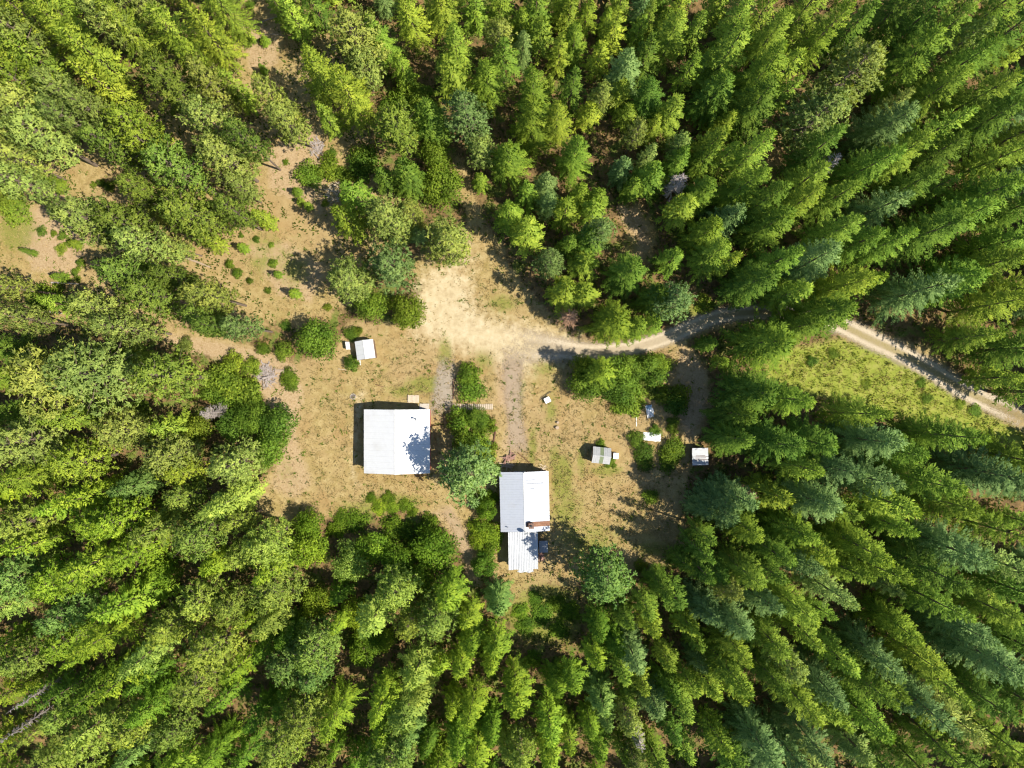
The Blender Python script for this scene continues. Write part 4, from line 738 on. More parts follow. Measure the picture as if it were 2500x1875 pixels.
def panel(parent, name, x0, x1, L, pitch, z0, mat, th=0.02, rib=0.03, ribs=(0.0, 1.0), side=1, mid=0):
    """one roof sheet running from the ridge down the slope; raised ribs along its edges.
    y along the ridge from x0 to x1; the slope falls towards side*x"""
    b = MB(); c, s = math.cos(pitch), math.sin(pitch)
    def pt(u, y, w): return (side*(u*c+w*s), y, z0-u*s+w*c)
    ys = [x0, x1]
    b.face([pt(0,x0,th), pt(0,x1,th), pt(L,x1,th), pt(L,x0,th)][::side])
    b.face([pt(0,x0,0), pt(L,x0,0), pt(L,x1,0), pt(0,x1,0)][::side])
    b.face([pt(L,x0,0), pt(L,x0,th), pt(L,x1,th), pt(L,x1,0)]); b.face([pt(0,x0,0), pt(0,x1,0), pt(0,x1,th), pt(0,x0,th)])
    b.face([pt(0,x0,0), pt(0,x0,th), pt(L,x0,th), pt(L,x0,0)]); b.face([pt(0,x1,0), pt(L,x1,0), pt(L,x1,th), pt(0,x1,th)])
    n = 1+mid; w = 0.022
    for k in range(n):
        y = x0+0.03+(x1-x0)*k/n
        b.face([pt(0.01,y-w,th+.002), pt(0.01,y,th+rib), pt(L-.003,y,th+rib), pt(L-.003,y-w,th+.002)]); b.face([pt(0.01,y,th+rib), pt(0.01,y+w,th+.002), pt(L-.003,y+w,th+.002), pt(L-.003,y,th+rib)])
        b.face([pt(L-.003,y-w,th+.002), pt(L-.003,y,th+rib), pt(L-.003,y+w,th+.002)])
    return link(name, b.mesh(name), parent, mat)

def gable(name, label, cat, px, py, rz, W, D, eave, ridge, mats, over=0.3, npan=10, pname='roof_panel', rib=0.03, mid=0, special=None, cap=0.14):
    """gabled building; ridge along local y; W across, D along, over = roof overhang; (px,py) the roof centre as seen"""
    cx, cy_ = P(px, py, (eave+ridge)/2)
    o = thing(name, label, cat, (cx, cy_, gz(cx, cy_)-0.05), rz)
    wx, wy = W/2-over, D/2-over; pitch = math.atan2(ridge-eave, W/2); zt = ridge-0.02
    we = eave+math.tan(pitch)*over-0.06
    wl_ = []
    for s in (-1, 1):
        b = MB(); b.box(s*wx-0.06, s*wx+0.06, -wy+0.06, wy-0.06, 0, we); wl_.append(link('wall', b.mesh('wall'), o, mats[1]))
    for s in (-1, 1):
        b = MB(); y = s*wy
        f = [(-wx-0.06,0), (wx+0.06,0), (wx+0.06,we-0.03), (0,ridge-0.12), (-wx-0.06,we-0.03)]
        b.face([(x, y-0.06, z) for x, z in f][::1]); b.face([(x, y+0.06, z) for x, z in f][::-1])
        for (xa, za), (xb, zb) in zip(f, f[1:]+f[:1]): b.face([(xa,y-.06,za), (xa,y+.06,za), (xb,y+.06,zb), (xb,y-.06,zb)])
        wl_.append(link('wall', b.mesh('wall'), o, mats[1]))
    rf = boxo('roof', (-0.05, 0.05, -D/2+0.05, D/2-0.05, ridge-0.14, ridge-0.04), o, mats[2])     # ridge beam carries the sheets
    L = W/2/math.cos(pitch)
    for sd_ in (-1, 1):
        for k in range(npan):
            y0, y1 = -D/2+D*k/npan, -D/2+D*(k+1)/npan
            mt_ = mats[0] if not special or (sd_, k) not in special else special[(sd_, k)]
            panel(rf, pname, y0+0.003, y1-0.003, L, pitch+rng.uniform(-.002,.002), zt+rng.uniform(0,.004), mt_, rib=rib, side=sd_, mid=mid)
    if cap:
        b = MB(); z = ridge+0.045; h = cap*math.tan(pitch)
        for y0, y1 in ((-D/2-0.03, D/2+0.03),):
            b.face([(-cap,y0,z-h), (0,y0,z), (0,y1,z), (-cap,y1,z-h)][::-1]); b.face([(0,y0,z), (cap,y0,z-h), (cap,y1,z-h), (0,y1,z)][::-1])
            b.face([(-cap,y0,z-h), (0,y0,z), (cap,y0,z-h)]); b.face([(-cap,y1,z-h), (0,y1,z), (cap,y1,z-h)][::-1])
        link('ridge_cap', b.mesh('ridge_cap'), rf, mats[2])
    for s in (-1, 1):
        boxo('fascia', (s*(W/2-0.03)-0.015, s*(W/2-0.03)+0.015, -D/2+0.02, D/2-0.02, eave-0.13, eave+0.0), o, mats[2])
    return o, pitch, wx, wy

def opening(parent, kind, face, a0, a1, z0, z1, wx, wy, frame=None, fill=None):
    """door or window set on a wall: face 'x+','x-','y+','y-'"""
    s = 1 if face[1] == '+' else -1
    def bx_(nm, a, b_, c, d, t0, t1, par, mat):
        if face[0] == 'x': dims = tuple(sorted((s*(wx+t0), s*(wx+t1))))+(a, b_)+(c, d)
        else: dims = (a, b_)+tuple(sorted((s*(wy+t0), s*(wy+t1))))+(c, d)
        return boxo(nm, dims, par, mat)
    f = bx_(kind, a0, a1, z0, z1, 0.055, 0.09, parent, fill)
    for a, b_, c, d in ((a0-.08, a0, z0, z1+.08), (a1, a1+.08, z0, z1+.08), (a0, a1, z1, z1+.08)) + (((a0, a1, z0-.08, z0),) if kind == 'window' else ()):
        bx_('frame', a, b_, c, d, 0.05, 0.11, f, frame)
    if kind == 'door': bx_('handle', a1-0.14, a1-0.08, z0+0.95, z0+1.08, 0.091, 0.14, f, M_steel)

# ------------------------------------------------------------------ garage
g, pit, wx, wy = gable('garage', 'large square garage with bright white metal gable roof left of the house', 'garage', 967, 1078.5, 0.0, 9.85, 9.55, 3.2, 4.75, (M_white, M_wall, M_trim), 0.3, 11, mid=2, rib=0.010)
opening(g, 'door', 'y+', 3.0, 3.95, 0.05, 2.1, wx, wy, M_trim, M_red); opening(g, 'garage_door', 'y+', -3.6, 0.6, 0.05, 2.5, wx, wy, M_trim, M_trim)
opening(g, 'window', 'x+', -1.2, 0.0, 1.1, 2.1, wx, wy, M_trim, M_glass); opening(g, 'window', 'x-', -2.0, -0.8, 1.1, 2.1, wx, wy, M_trim, M_glass); opening(g, 'window', 'y-', -0.6, 0.6, 1.1, 2.1, wx, wy, M_trim, M_glass)
b = MB(); b.tube([(3.05,3.35,3.4),(3.05,3.35,4.95)], 0.085, 10); fl = link('flue_pipe', b.mesh('flue_pipe'), g, M_steel)
b = MB(); b.tube([(3.05,3.35,4.97),(3.05,3.35,5.02),(3.05,3.35,5.12)], [0.17,0.17,0.02], 10); link('rain_cap', b.mesh('rain_cap'), fl, M_steel)
# plank ramp and pads by the garage door
def plank_deck(name, label, cat, px, py, rz, n, pw, pl, z, mat, gap=0.025, joist=True, jitter=0.03, pname='plank'):
    x, y = P(px, py, z); o = thing(name, label, cat, (x, y, gz(x, y)), rz)
    W = n*(pw+gap); bm_ = MB(); bm_.box(-pw/2, pw/2, -pl/2, pl/2, 0, 0.035); me = bm_.mesh(pname); me.materials.append(mat)
    if joist:
        for s in (-1, 1): boxo('joist', (-W/2, W/2, s*pl*0.33-.04, s*pl*0.33+.04, 0.0, z-0.036), o, M_dark)
    for k in range(n):
        c = link(pname, me, o, None, (-W/2+(k+.5)*(pw+gap), rng.uniform(-jitter, jitter), z-0.035), (0, 0, rng.gauss(0, 0.008)))
    return o
plank_deck('door_ramp', 'brown plank ramp at the garage front door', 'ramp', 1009, 974, -0.03, 9, 0.17, 1.15, 0.20, M_pale)
x, y = P(1036, 994); o = link('concrete_pad', None); bpy.data.objects.remove(o)
b = MB(); b.box(-0.75, 0.75, -0.75, 0.55, 0, 0.09); o = link('doorstep', b.mesh('doorstep'), None, M_conc, (x, y, gz(x, y)+0.0)); tag(o, 'tan concrete doorstep at the garage corner beside the plank ramp', 'doorstep')
bv = o.modifiers.new('b', 'BEVEL'); bv.width = 0.03
# ------------------------------------------------------------------ house and its addition
h_, pit, wx, wy = gable('house', 'house with pale ribbed metal gable roof and rust stained patch', 'house', 1281, 1225.5, math.radians(1.4), 7.35, 8.95, 3.2, 3.95, (M_house, M_hwall, M_trim), 0.35, 24, mid=0, rib=0.012, special={(1, 3): M_rustm, (1, 2): M_rustm})
opening(h_, 'door', 'x+', -0.5, 0.45, 0.1, 2.1, wx, wy, M_trim, M_red); opening(h_, 'window', 'x+', 1.4, 2.7, 1.0, 2.1, wx, wy, M_trim, M_glass); opening(h_, 'window', 'x-', -2.2, -0.9, 1.0, 2.1, wx, wy, M_trim, M_glass); opening(h_, 'window', 'y+', -1.4, 0.2, 1.0, 2.1, wx, wy, M_trim, M_glass)
ch = boxo('chimney', (0.55, 1.20, -3.75, -3.10, 3.0, 4.55), h_, M_brick)
b = MB()
for k in range(7):
    for s in (0, 1):
        pass
boxo('chimney_cap', (0.48, 1.27, -3.82, -3.03, 4.55, 4.65), ch, M_brick)
b = MB(); b.tube([(0.87,-3.42,4.6),(0.87,-3.42,4.85)], 0.16, 10); link('flue', b.mesh('flue'), ch, M_black)
b = MB(); b.tube([(-2.6,-3.75,3.3),(-2.6,-3.75,3.85)], 0.07, 8); vp = link('vent_pipe', b.mesh('vent_pipe'), h_, M_steel)
b = MB(); b.tube([(0.05,4.42,3.8),(0.05,4.42,4.15),(0.05,4.42,4.3)], [0.05,0.09,0.03], 8); link('vent_ball', b.mesh('vent_ball'), h_, M_trim)
b = MB(); b.tube([(0.05,-4.35,3.7),(0.05,-4.35,4.95)], 0.035, 7); mast = link('dish_mast', b.mesh('dish_mast'), h_, M_steel)
b = MB(); rings = [(0.02,0),(0.16,0.02),(0.29,0.07),(0.36,0.12)]; base = []
Md = Matrix.Translation((0.05,-4.35,4.95)) @ Matrix.Rotation(0.9, 4, 'X') @ Matrix.Rotation(0.3, 4, 'Y')
pts = [[Md @ Vector((r_*math.cos(a*math.pi/8), r_*math.sin(a*math.pi/8), z_)) for a in range(16)] for r_, z_ in rings]
for i in range(3):
    for a in range(16): b.face([pts[i][a], pts[i][(a+1) % 16], pts[i+1][(a+1) % 16], pts[i+1][a]])
b.tube([Md @ Vector((0.3,0,0.1)), Md @ Vector((0.05,0,0.42))], 0.015, 5); b.tube([Md @ Vector((0.05,0,0.40)), Md @ Vector((0.05,0,0.5))], 0.04, 6)
link('dish', b.mesh('dish'), mast, M_tank)
for k, (yy0, xx0, xx1) in enumerate(((2.75, 0.3, 2.9), (3.25, 0.25, 1.6), (2.0, 0.9, 1.5))):      # lifted sheet edges on the sunny slope
    b = MB(); c_, s_ = math.cos(pit), math.sin(pit)
    def q_(u, y, w): return (u*c_+w*s_, y, 3.93-u*s_+w*c_)
    b.face([q_(xx0,yy0,0.025), q_(xx1,yy0+0.02,0.025), q_(xx1,yy0+0.02,0.085), q_(xx0,yy0,0.07)]); b.face([q_(xx0,yy0,0.07), q_(xx1,yy0+.02,0.085), q_(xx1,yy0-0.05,0.05), q_(xx0,yy0-.04,0.045)][::-1])
    link('lifted_seam', b.mesh('lifted_seam'), h_, M_steel)
# addition: single slope of corrugated sheets
ax, ay = P(1277.5, 1345, 2.7); ad = thing('house_addition', 'lower white corrugated roofed addition behind the house', 'building', (ax, ay, gz(ax, ay)-0.05), math.radians(0.8))
AW, AD = 4.45, 5.65
for nm, dims in (('wall', (-2.0,-1.9,-2.55,2.7,0,2.27)), ('wall', (1.9,2.0,-2.55,2.7,0,2.27)), ('wall', (-1.9,1.9,-2.55,-2.45,0,2.27))): boxo(nm, dims, ad, M_hwall)
rf = boxo('roof', (-2.1, 2.1, -2.4, 2.8, 2.28, 2.34), ad, M_wood)
for k in range(6):
    x0, x1 = -AW/2+AW*k/6, -AW/2+AW*(k+1)/6; b = MB(); nn = 12; yo = rng.uniform(-0.10, 0.06)-(0.25 if k in (2, 3, 4) else 0); z0 = 2.60+0.006*(k % 2)+rng.uniform(0, .01); zz = []
    for i in range(nn+1): zz.append((x0+(x1-x0)*i/nn, z0+0.022*math.cos(i*math.pi/2*1.0)+(0.03 if i in (0, nn) else 0)))
    for i in range(nn):
        b.face([(zz[i][0], -AD/2+yo, zz[i][1]-0.16), (zz[i+1][0], -AD/2+yo, zz[i+1][1]-0.16), (zz[i+1][0], AD/2, zz[i+1][1]+0.1), (zz[i][0], AD/2, zz[i][1]+0.1)])
    so = link('corrugated_sheet', b.mesh('corrugated_sheet'), rf, M_corr); sm = so.modifiers.new('s', 'SOLIDIFY'); sm.thickness = 0.006
b = MB()
for i in range(10):
    x0, x1 = -0.9+0.24*i, -0.9+0.24*(i+1); z0, z1 = 2.44+0.05*math.sin(i*1.9), 2.44+0.05*math.sin((i+1)*1.9)
    b.face([(x0,-3.02,z0), (x1,-3.02,z1), (x1,-3.32-.06*math.sin(i*1.3),z1-.1), (x0,-3.32-.06*math.sin((i-1)*1.3),z0-.1)][::-1])
link('loose_sheet_edge', b.mesh('loose_sheet_edge'), ad, M_corr)
boxo('door', (2.001, 2.05, -0.6, 0.3, 0.05, 2.0), ad, M_red)
# things around the house
def at(px, py, h=0.0):
    x, y = P(px, py, h); return (x, y, gz(x, y))
def boards(name, label, cat, px, py, rz, n, L, spread, mat, zmax=0.3, w=0.14, group=None):
    """heap of loose boards: every board its own piece"""
    o = thing(name, label, cat, at(px, py), rz, group); bm_ = MB(); bm_.box(-L/2, L/2, -w/2, w/2, -0.02, 0.02); me = bm_.mesh('board'); me.materials.append(mat)
    for k in range(n):
        z = 0.03+zmax*k/max(1, n-1); a = rng.gauss(0, 0.25) if k % 3 else rng.gauss(1.4, 0.3)
        c = link('board', me, o, None, (rng.uniform(-spread, spread), rng.uniform(-spread, spread), z), (rng.gauss(0, .03), rng.gauss(0, .04), a)); c.scale = (rng.uniform(.55, 1.05), rng.uniform(.7, 1.4), 1)
    return o
boards('scrap_wood_pile', 'reddish scrap wood pile with pallet boards north of the house', 'wood pile', 1242, 1117, 0.1, 16, 1.6, 0.55, M_red, 0.45)
boards('lumber_stack', 'dark lumber lying along the north wall of the house', 'lumber', 1237, 1137, 0.05, 8, 2.0, 0.3, M_wood, 0.3)
boards('scrap_pile', 'jumbled pale sticks and pipes at the house corner', 'scrap pile', 1328, 1143, -0.6, 13, 1.4, 0.45, M_pale, 0.35, 0.05)
boards('board_heap', 'pinkish board heap beside the lower addition', 'boards', 1323, 1357, 1.45, 12, 1.5, 0.35, M_red, 0.3, 0.1)
b = MB(); b.tube([(-1.05,0.95,0.06),(1.05,-0.95,0.10)], [0.05,0.04], 6); o = link('pole', b.mesh('pole'), None, M_dark, at(1281,1120)); tag(o, 'thin dark pole lying diagonally north of the house', 'pole')
t = thing('utility_trailer', 'small grey blue box trailer parked in shade beside the addition', 'trailer', at(1326, 1331), 0.03)
boxo('box', (-0.62,0.62,-0.85,0.85,0.35,0.95), t, M_tank, bevel=0.04); boxo('lid', (-0.66,0.66,-0.89,0.89,0.955,1.0), t, M_tank, bevel=0.015)
for s in (-1, 1):
    b = MB(); b.tube([(s*0.66,0.1,0.28),(s*0.78,0.1,0.28)], 0.28, 14); link('wheel', b.mesh('wheel'), t, M_black)
b = MB(); b.tube([(0,0.8,0.4),(0,1.5,0.4)], 0.035, 6); link('tow_bar', b.mesh('tow_bar'), t, M_black)
# ------------------------------------------------------------------ small shed, coop, shaded shed
gable('garden_shed', 'small white roofed shed among bushes above the garage', 'shed', 890, 853.5, math.radians(8), 2.75, 2.85, 2.0, 2.65, (M_white, M_hwall, M_trim), 0.15, 4, rib=0.02, cap=0.08)
b = MB(); b.box(-0.02, 0.02, -0.6, 0.6, 0, 1.2, M=Matrix.Rotation(-0.35, 4, 'Y')); o = link('leaning_panel', b.mesh('leaning_panel'), None, M_trim, at(855, 844), (0, 0, 0.15)); tag(o, 'white panel leaning at the left side of the small shed', 'panel')
b = MB(); b.box(-0.07, 0.07, -0.4, 0.4, 0.0, 0.1); o = link('white_post', b.mesh('white_post'), None, M_trim, at(879.5, 885), (0, 0, 0.1)); tag(o, 'short white post lying at the front corner of the small shed', 'post')
x, y = P(1469, 1112.5, 2.3); o, pc, cwx, cwy = gable('chicken_coop', 'small grey roofed coop with a green roof strip on the lawn', 'coop', 1469, 1112.5, math.radians(90-6), 2.45, 2.75, 1.75, 2.65, (M_grey, M_hwall, M_grey), 0.12, 5, rib=0.02, mid=1, special={(-1, 2): M_green, (1, 2): M_green}, cap=0.08)
opening(o, 'door', 'y+', -0.35, 0.35, 0.05, 1.6, cwx, cwy, M_wood, M_wood)
t = thing('white_box', 'small white lidded box against the right end of the coop', 'box', at(1502, 1112), math.radians(-3))
boxo('body', (-0.36,0.36,-0.42,0.42,0,0.6), t, M_trim, bevel=0.02); boxo('lid', (-0.40,0.40,-0.46,0.46,0.605,0.66), t, M_tarp, bevel=0.015)
x, y = P(1710.5, 1115, 2.1); t = thing('lean_to_shed', 'white corrugated lean to shed in tree shade at the forest edge', 'shed', (x, y, gz(x, y)-0.05), math.radians(1.5))
for dims in ((-1.05,-0.97,-1.15,1.15,0,1.95), (0.97,1.05,-1.15,1.15,0,1.95), (-0.97,0.97,1.05,1.13,0,2.0), (-0.97,0.97,-1.13,-1.05,0,1.8)): boxo('wall', dims, t, M_hwall)
rf = boxo('roof', (-1.1,1.1,-1.1,1.1,1.98,2.02), t, M_dark)
for k in range(12):
    y0 = -1.3+k*0.217; boxo('roof_slat', (-1.2+rng.uniform(-.03,.03),1.2+rng.uniform(-.03,.03),y0,y0+(0.212 if k not in (3, 5) else 0.15),2.03+0.012*(k % 2),2.06+0.012*(k % 2)), rf, M_corr)
for k, yy in enumerate((-0.55,-0.25,0.08)): boxo('loose_slat', (-0.85+0.1*k,0.9-0.08*k,yy,yy+0.07,2.085,2.11), t, M_dark)
# ------------------------------------------------------------------ garden corner
def sheet(name, label, cat, px, py, rz, w, d, zmax, mat, seed, n=14):
    R = random.Random(seed); b = MB(); V = {}
    for i in range(n+1):
        for j in range(n+1):
            e = 0.05*R.uniform(-1, 1)
            V[i, j] = (-w/2+w*i/n+e, -d/2+d*j/n+0.05*R.uniform(-1, 1), 0.05+zmax*(0.35+0.35*math.sin(i*1.3+seed)*math.cos(j*1.1)+0.3*R.random())*min(1, 3*min(i, n-i)/n+.2))
    for i in range(n):
        for j in range(n): b.face([V[i,j], V[i+1,j], V[i+1,j+1], V[i,j+1]])
    o = link(name, b.mesh(name), None, mat, at(px, py), (0, 0, rz)); tag(o, label, cat)
    s = o.modifiers.new('s', 'SOLIDIFY'); s.thickness = 0.01; return o
sheet('crumpled_tarp', 'crumpled white plastic tarp by bushes in the garden corner', 'tarp', 1591, 1066, -0.08, 2.7, 1.25, 0.35, M_tarp, 3)
sheet('white_sheet', 'white plastic sheet below the blue tarp in the garden', 'plastic sheet', 1588, 1008, 0.15, 0.95, 1.35, 0.12, M_tarp, 5, 8)
sheet('blue_tarp', 'small faded blue tarp beside the white sheet in the garden', 'tarp', 1584, 995, 0.1, 0.85, 0.75, 0.30, M_blue, 8, 8)
b = MB(); b.box(-0.06,0.06,-1.0,1.0,0.28,0.33, M=Matrix.Rotation(0.08,4,'X')); o = link('plank', b.mesh('plank'), None, M_trim, at(1578,1006), (0,0,0.2)); tag(o, 'long white plank resting along the blue tarp', 'plank')
b = MB(); b.box(-0.05,0.05,-0.75,0.75,0.02,0.08); o = link('plank', b.mesh('plank'), None, M_trim, at(1553.5,1029), (0,0,0.03)); tag(o, 'thin white plank lying on bare soil left of the tarps', 'plank')
# white table and bent pipe on the lawn
t = thing('lawn_table', 'white square low table standing on the dry lawn', 'table', at(1336, 976.5), math.radians(27))
boxo('table_top', (-0.46,0.46,-0.42,0.42,0.50,0.55), t, M_tarp, bevel=0.012)
for sx in (-1, 1):
    for sy in (-1, 1): boxo('leg', (sx*0.4-.03,sx*0.4+.03,sy*0.36-.03,sy*0.36+.03,0,0.498), t, M_black)
b = MB(); b.tube([(-0.85,-0.62,0.04),(-0.72,-0.45,0.22),(-0.1,0.05,0.25),(0.5,0.55,0.24),(0.72,0.66,0.2),(0.75,0.6,0.04)], 0.05, 7); o = link('bent_pipe', b.mesh('bent_pipe'), None, M_black, at(1332.5,966.5), (0,0,-0.03)); tag(o, 'black bent metal rail beside the white lawn table', 'rail')
R = random.Random(4)
for k, (sx, sy, r_, h__) in enumerate(((1362,1031,0.20,0.34),(1360,1044,0.26,0.42))):
    b = MB(); n = 11; ring0 = [(1+0.12*R.uniform(-1,1)) for _ in range(n)]
    for z0, z1, q0, q1 in ((-.05,0.06,1.3,1.05),(0.06,h__,1.05,1.0)):
        for i in range(n):
            a0, a1 = 6.283*i/n, 6.283*(i+1)/n; f0, f1 = ring0[i]*r_, ring0[(i+1) % n]*r_
            b.face([(math.cos(a0)*f0*q0,math.sin(a0)*f0*q0,z0),(math.cos(a1)*f1*q0,math.sin(a1)*f1*q0,z0),(math.cos(a1)*f1*q1,math.sin(a1)*f1*q1,z1),(math.cos(a0)*f0*q1,math.sin(a0)*f0*q1,z1)])
    b.face([(math.cos(6.283*i/n)*ring0[i]*r_,math.sin(6.283*i/n)*ring0[i]*r_,h__+0.02*R.random()) for i in range(n)])
    o = link('tree_stump', b.mesh('tree_stump'), None, M_wood, at(sx, sy)); tag(o, ('upper' if k == 0 else 'lower')+' of two small stumps on the dry lawn', 'stump', 'stumps on the lawn')
# fire ring
t = thing('fire_ring', 'stone fire ring on pale sand above the garage corner', 'fire pit', at(862, 968), 0.2)
b = MB(); b.tube([(0,0,-0.02),(0,0,0.025)], 0.30, 14); link('ash_bed', b.mesh('ash_bed'), t, M_ash)
for k in range(10):
    a = k*0.628; b = MB(); R = random.Random(k); c = Vector((math.cos(a)*0.40, math.sin(a)*0.40, 0.06)); n = 8
    top = []
    for z, q in ((-.07,.8),(0.0,1.0),(0.07,.7)): top.append([c+Vector((math.cos(i*6.283/n)*0.115*q*R.uniform(.85,1.15), math.sin(i*6.283/n)*0.10*q*R.uniform(.85,1.15), z)) for i in range(n)])
    for u in range(2):
        for i in range(n): b.face([top[u][i], top[u][(i+1) % n], top[u+1][(i+1) % n], top[u+1][i]])
    b.face(top[2]); link('stone', b.mesh('stone'), t, M_stone)
b = MB(); b.tube([(-0.68,0.2,0.05),(0.68,-0.2,0.05)], [0.05,0.04], 6); o = link('pole', b.mesh('pole'), None, M_dark, at(927,942)); tag(o, 'dark pole lying on dry grass above the garage', 'pole')
b = MB(); b.tube([(-0.6,0.1,0.05),(0.65,-0.08,0.05)], [0.06,0.05], 6); o = link('pale_log', b.mesh('pale_log'), None, M_pale, at(836,902)); tag(o, 'short pale log on the ground left of the small shed', 'log')
# boardwalk, timber edging
plank_deck('boardwalk', 'pale slatted boardwalk between the two shrub beds', 'boardwalk', 1156, 993, -0.01, 20, 0.20, 0.85, 0.14, M_pale, 0.10, jitter=0.05)
t = thing('timber_edging', 'dark red timber edging between gravel path and shrub bed', 'edging', at(1107, 953), 0)
boxo('timber', (-0.06,0.06,-1.35,1.45,0,0.18), t, M_dark, bevel=0.01); boxo('timber', (0.05,0.62,1.55,1.66,0,0.17), t, M_dark, M=Matrix.Rotation(0.55,4,'Z') @ Matrix.Translation((0.75,-0.25,0)), bevel=0.01)
b = MB(); b.tube([(-0.3,-1.4,0.05),(0.05,0.2,0.09),(0.1,1.6,0.05)], [0.12,0.14,0.1], 7); o = link('edging_log', b.mesh('edging_log'), None, M_dark, at(1208,1058), (0,0,0.05)); tag(o, 'dark log edging the right side of the lower shrub bed', 'log')
# left side: brush piles, bench, logs
def brush(name, label, px, py, n, rad, mat, L=2.2, zmax=0.6, group='brush piles'):
    o = thing(name, label, 'brush pile', at(px, py), 0, group); R = random.Random(int(px)); ms = []
    for k in range(5):
        b = MB(); b.tube([(-L/2,0,0),(-L*0.1,0.12*R.uniform(-1,1),0.06),(L*0.25,0.15*R.uniform(-1,1),0),(L/2,0.2*R.uniform(-1,1),0.03)], [0.07,0.06,0.045,0.015], 5)
        b.tube([(L*0.1,0,0.03),(L*0.35,0.35,0.08)], [0.04,0.012], 4); me = b.mesh('branch'); me.materials.append(mat); ms.append(me)
    for k in range(n):
        q = math.sqrt(R.random())*rad; a = R.uniform(0, 6.28)
        c = link('branch', ms[k % 5], o, None, (math.cos(a)*q, math.sin(a)*q, 0.05+zmax*R.random()*(1-q/rad*0.7)), (R.gauss(0,.1), R.gauss(0,.15), R.uniform(0, 6.28))); f = R.uniform(.5, 1.1); c.scale = (f, f, f)
brush('brush_pile', 'grey brush pile of dead branches left of the clearing', 650, 917, 70, 1.5, M_dead)
brush('brush_pile', 'small grey brush heap above the larger brush pile', 652, 902, 24, 0.8, M_dead, 1.5)
brush('brush_pile', 'grey slash heap on bare ground above the round shrubs', 772, 357, 45, 1.3, M_dead, 1.8, 0.4)
brush('brush_pile', 'pale chip and branch heap below the round shrubs', 821, 470, 50, 1.5, M_pale, 1.2, 0.3)
t = thing('log_bench', 'grey plank bench beside the brush pile', 'bench', at(685, 906), math.radians(-3))
for s in (-1, 1): boxo('leg', (s*0.6-.07,s*0.6+.07,-0.16,0.16,0,0.38), t, M_wood)
for k in range(3): boxo('plank', (-0.78,0.78,-0.25+k*0.17,-0.25+k*0.17+0.155,0.382,0.43), t, M_wood)
b = MB(); b.tube([(-1.9,0.72,0.14),(0,0.05,0.15),(1.95,-0.75,0.13)], [0.16,0.15,0.11], 9); o = link('fallen_log', b.mesh('fallen_log'), None, M_wood, at(483,641)); tag(o, 'brown fallen log on bare ground between left pines', 'log')
for px, py, L, a, lab in ((160,692,4.2,0.05,'grey fallen trunk on open ground near the left edge'), (115,762,4.6,0.08,'second grey fallen trunk near the left edge, below the other'), (655,50,3.0,-0.35,'thin pale fallen trunk in the upper left glade'), (665,85,2.6,0.02,'pale stick lying in the upper left glade')):
    b = MB(); b.tube([(-L/2,0,0.14),(0,0.05,0.15),(L/2,0,0.12)], [0.15,0.13,0.08] if L > 3.5 else [0.06,0.05,0.03], 8); o = link('fallen_log', b.mesh('fallen_log'), None, M_dead, at(px,py), (0,0,-a)); tag(o, lab, 'log', 'fallen logs')

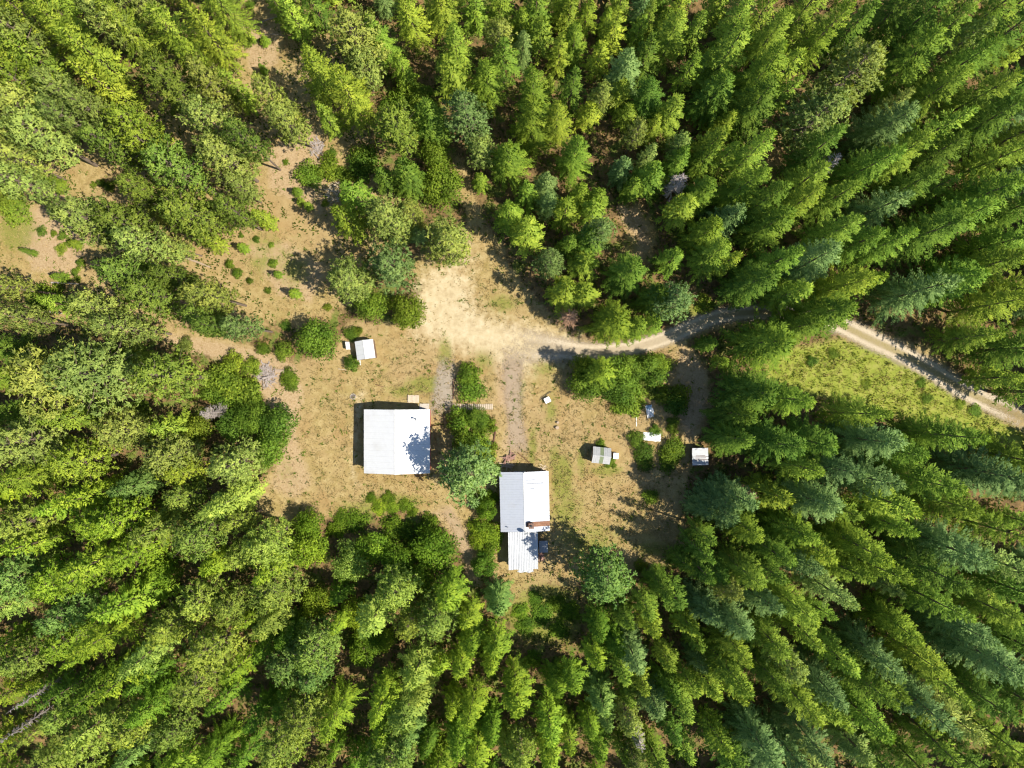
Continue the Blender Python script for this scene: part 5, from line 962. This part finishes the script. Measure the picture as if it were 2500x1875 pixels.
# ------------------------------------------------------------------ grass and undergrowth (uncountable)
RS = np.random.RandomState(5)
def samp(A, x, y):
    j = np.clip(((x-GX0)/GS).astype(int), 0, nx-1); i = np.clip(((y-GY0)/GS).astype(int), 0, ny-1); return A[i, j]
openw = np.zeros(PX.shape)
for poly in OPEN[:9]: openw = np.maximum(openw, (poly_dist(PX, PY, poly) < 10)*1.0)
road = line_dist(PX, PY, [(1110,815),(1290,845),(1500,855),(1640,820),(1760,772),(1900,764),(2050,792),(2200,864),(2340,945),(2500,1022)]) < 30
built = np.zeros(PX.shape, bool)
for x0, x1, y0, y1 in ROOFS+[(12.5,16.5,-12.8,-9.2),(28.0,31.0,-13,-9.5)]: built |= (XX > x0) & (XX < x1) & (YY > y0) & (YY < y1)
def tufts(name, label, n, wt, col, ln, wd, k, lean=0.8, per=5, mat=None):
    x = RS.uniform(-80, 80, n*6); y = RS.uniform(-60, 60, n*6)
    # patchiness
    pz = 0.5+0.5*np.sin(x*0.9+2*np.sin(y*0.7))*np.sin(y*1.1+1.5*np.sin(x*0.6)); ok = RS.rand(n*6) < samp(wt, x, y)*(0.25+0.75*pz)
    x, y = x[ok][:n], y[ok][:n]; m_ = len(x); z = 0.10*np.sin(x*0.21+1.3)*np.sin(y*0.17+0.4)+0.06*np.sin(x*0.43+y*0.31)+0.05*np.sin(y*0.55-x*0.12+2.0)
    base = np.repeat(np.stack([x, y, z], -1), per, 0); M_ = len(base)
    base[:, :2] += RS.normal(0, ln*k, (M_, 2)); a = RS.uniform(0, 6.28, M_); l = ln*RS.uniform(0.6, 1.4, M_); t = RS.uniform(0.2, lean, M_)
    d = np.stack([np.cos(a)*np.sin(t), np.sin(a)*np.sin(t), np.cos(t)], -1)*l[:, None]; s = np.stack([-np.sin(a), np.cos(a), np.zeros(M_)], -1)*(wd*RS.uniform(.7,1.4,M_)/2)[:, None]
    Q = np.stack([base, base+d*0.5+s, base+d, base+d*0.5-s], 1); me = leaf_mesh(name, Q, np.clip(np.repeat(RS.uniform(0.1,0.9,m_), per)+RS.uniform(-.2,.2,M_), 0, 1))
    me.materials.append(mat or M_straw); o = link(name, me); o.color = (*col, 1); o['kind'] = 'stuff'; o['label'] = label
clear = (~road)*(~built)*1.0
tufts('dry_grass', 'dry straw coloured grass tufts over the clearing', 26000, np.clip(dry*openw*clear*(1-0.85*sand)*(1-0.7*bare), 0, 1), (0.39,0.305,0.145), 0.24, 0.08, 0.6)
tufts('green_grass', 'green grass patches in the clearing', 12000, np.clip(green*clear*openw*(1-meadow), 0, 1), (0.16,0.21,0.03), 0.20, 0.07, 0.7)
tufts('meadow_grass', 'yellow green meadow grass beside the road', 14000, np.clip(meadow*clear, 0, 1), (0.25,0.30,0.035), 0.32, 0.10, 0.6)
tufts('undergrowth', 'low brown and green undergrowth on the forest floor', 16000, np.clip((1-openw)*clear, 0, 1), (0.11,0.14,0.022), 0.40, 0.20, 0.8, 1.3, 6, M_broad)
tufts('weeds', 'scattered low green weeds on open ground', 3500, np.clip(openw*clear*(1-sand)*0.5, 0, 1), (0.13,0.19,0.025), 0.28, 0.14, 0.5, 1.3, 8, M_broad)
print('TRIS', sum(len(m.loops)-2*len(m.polygons) for m in bpy.data.meshes), 'OBJ', len(scene.objects))
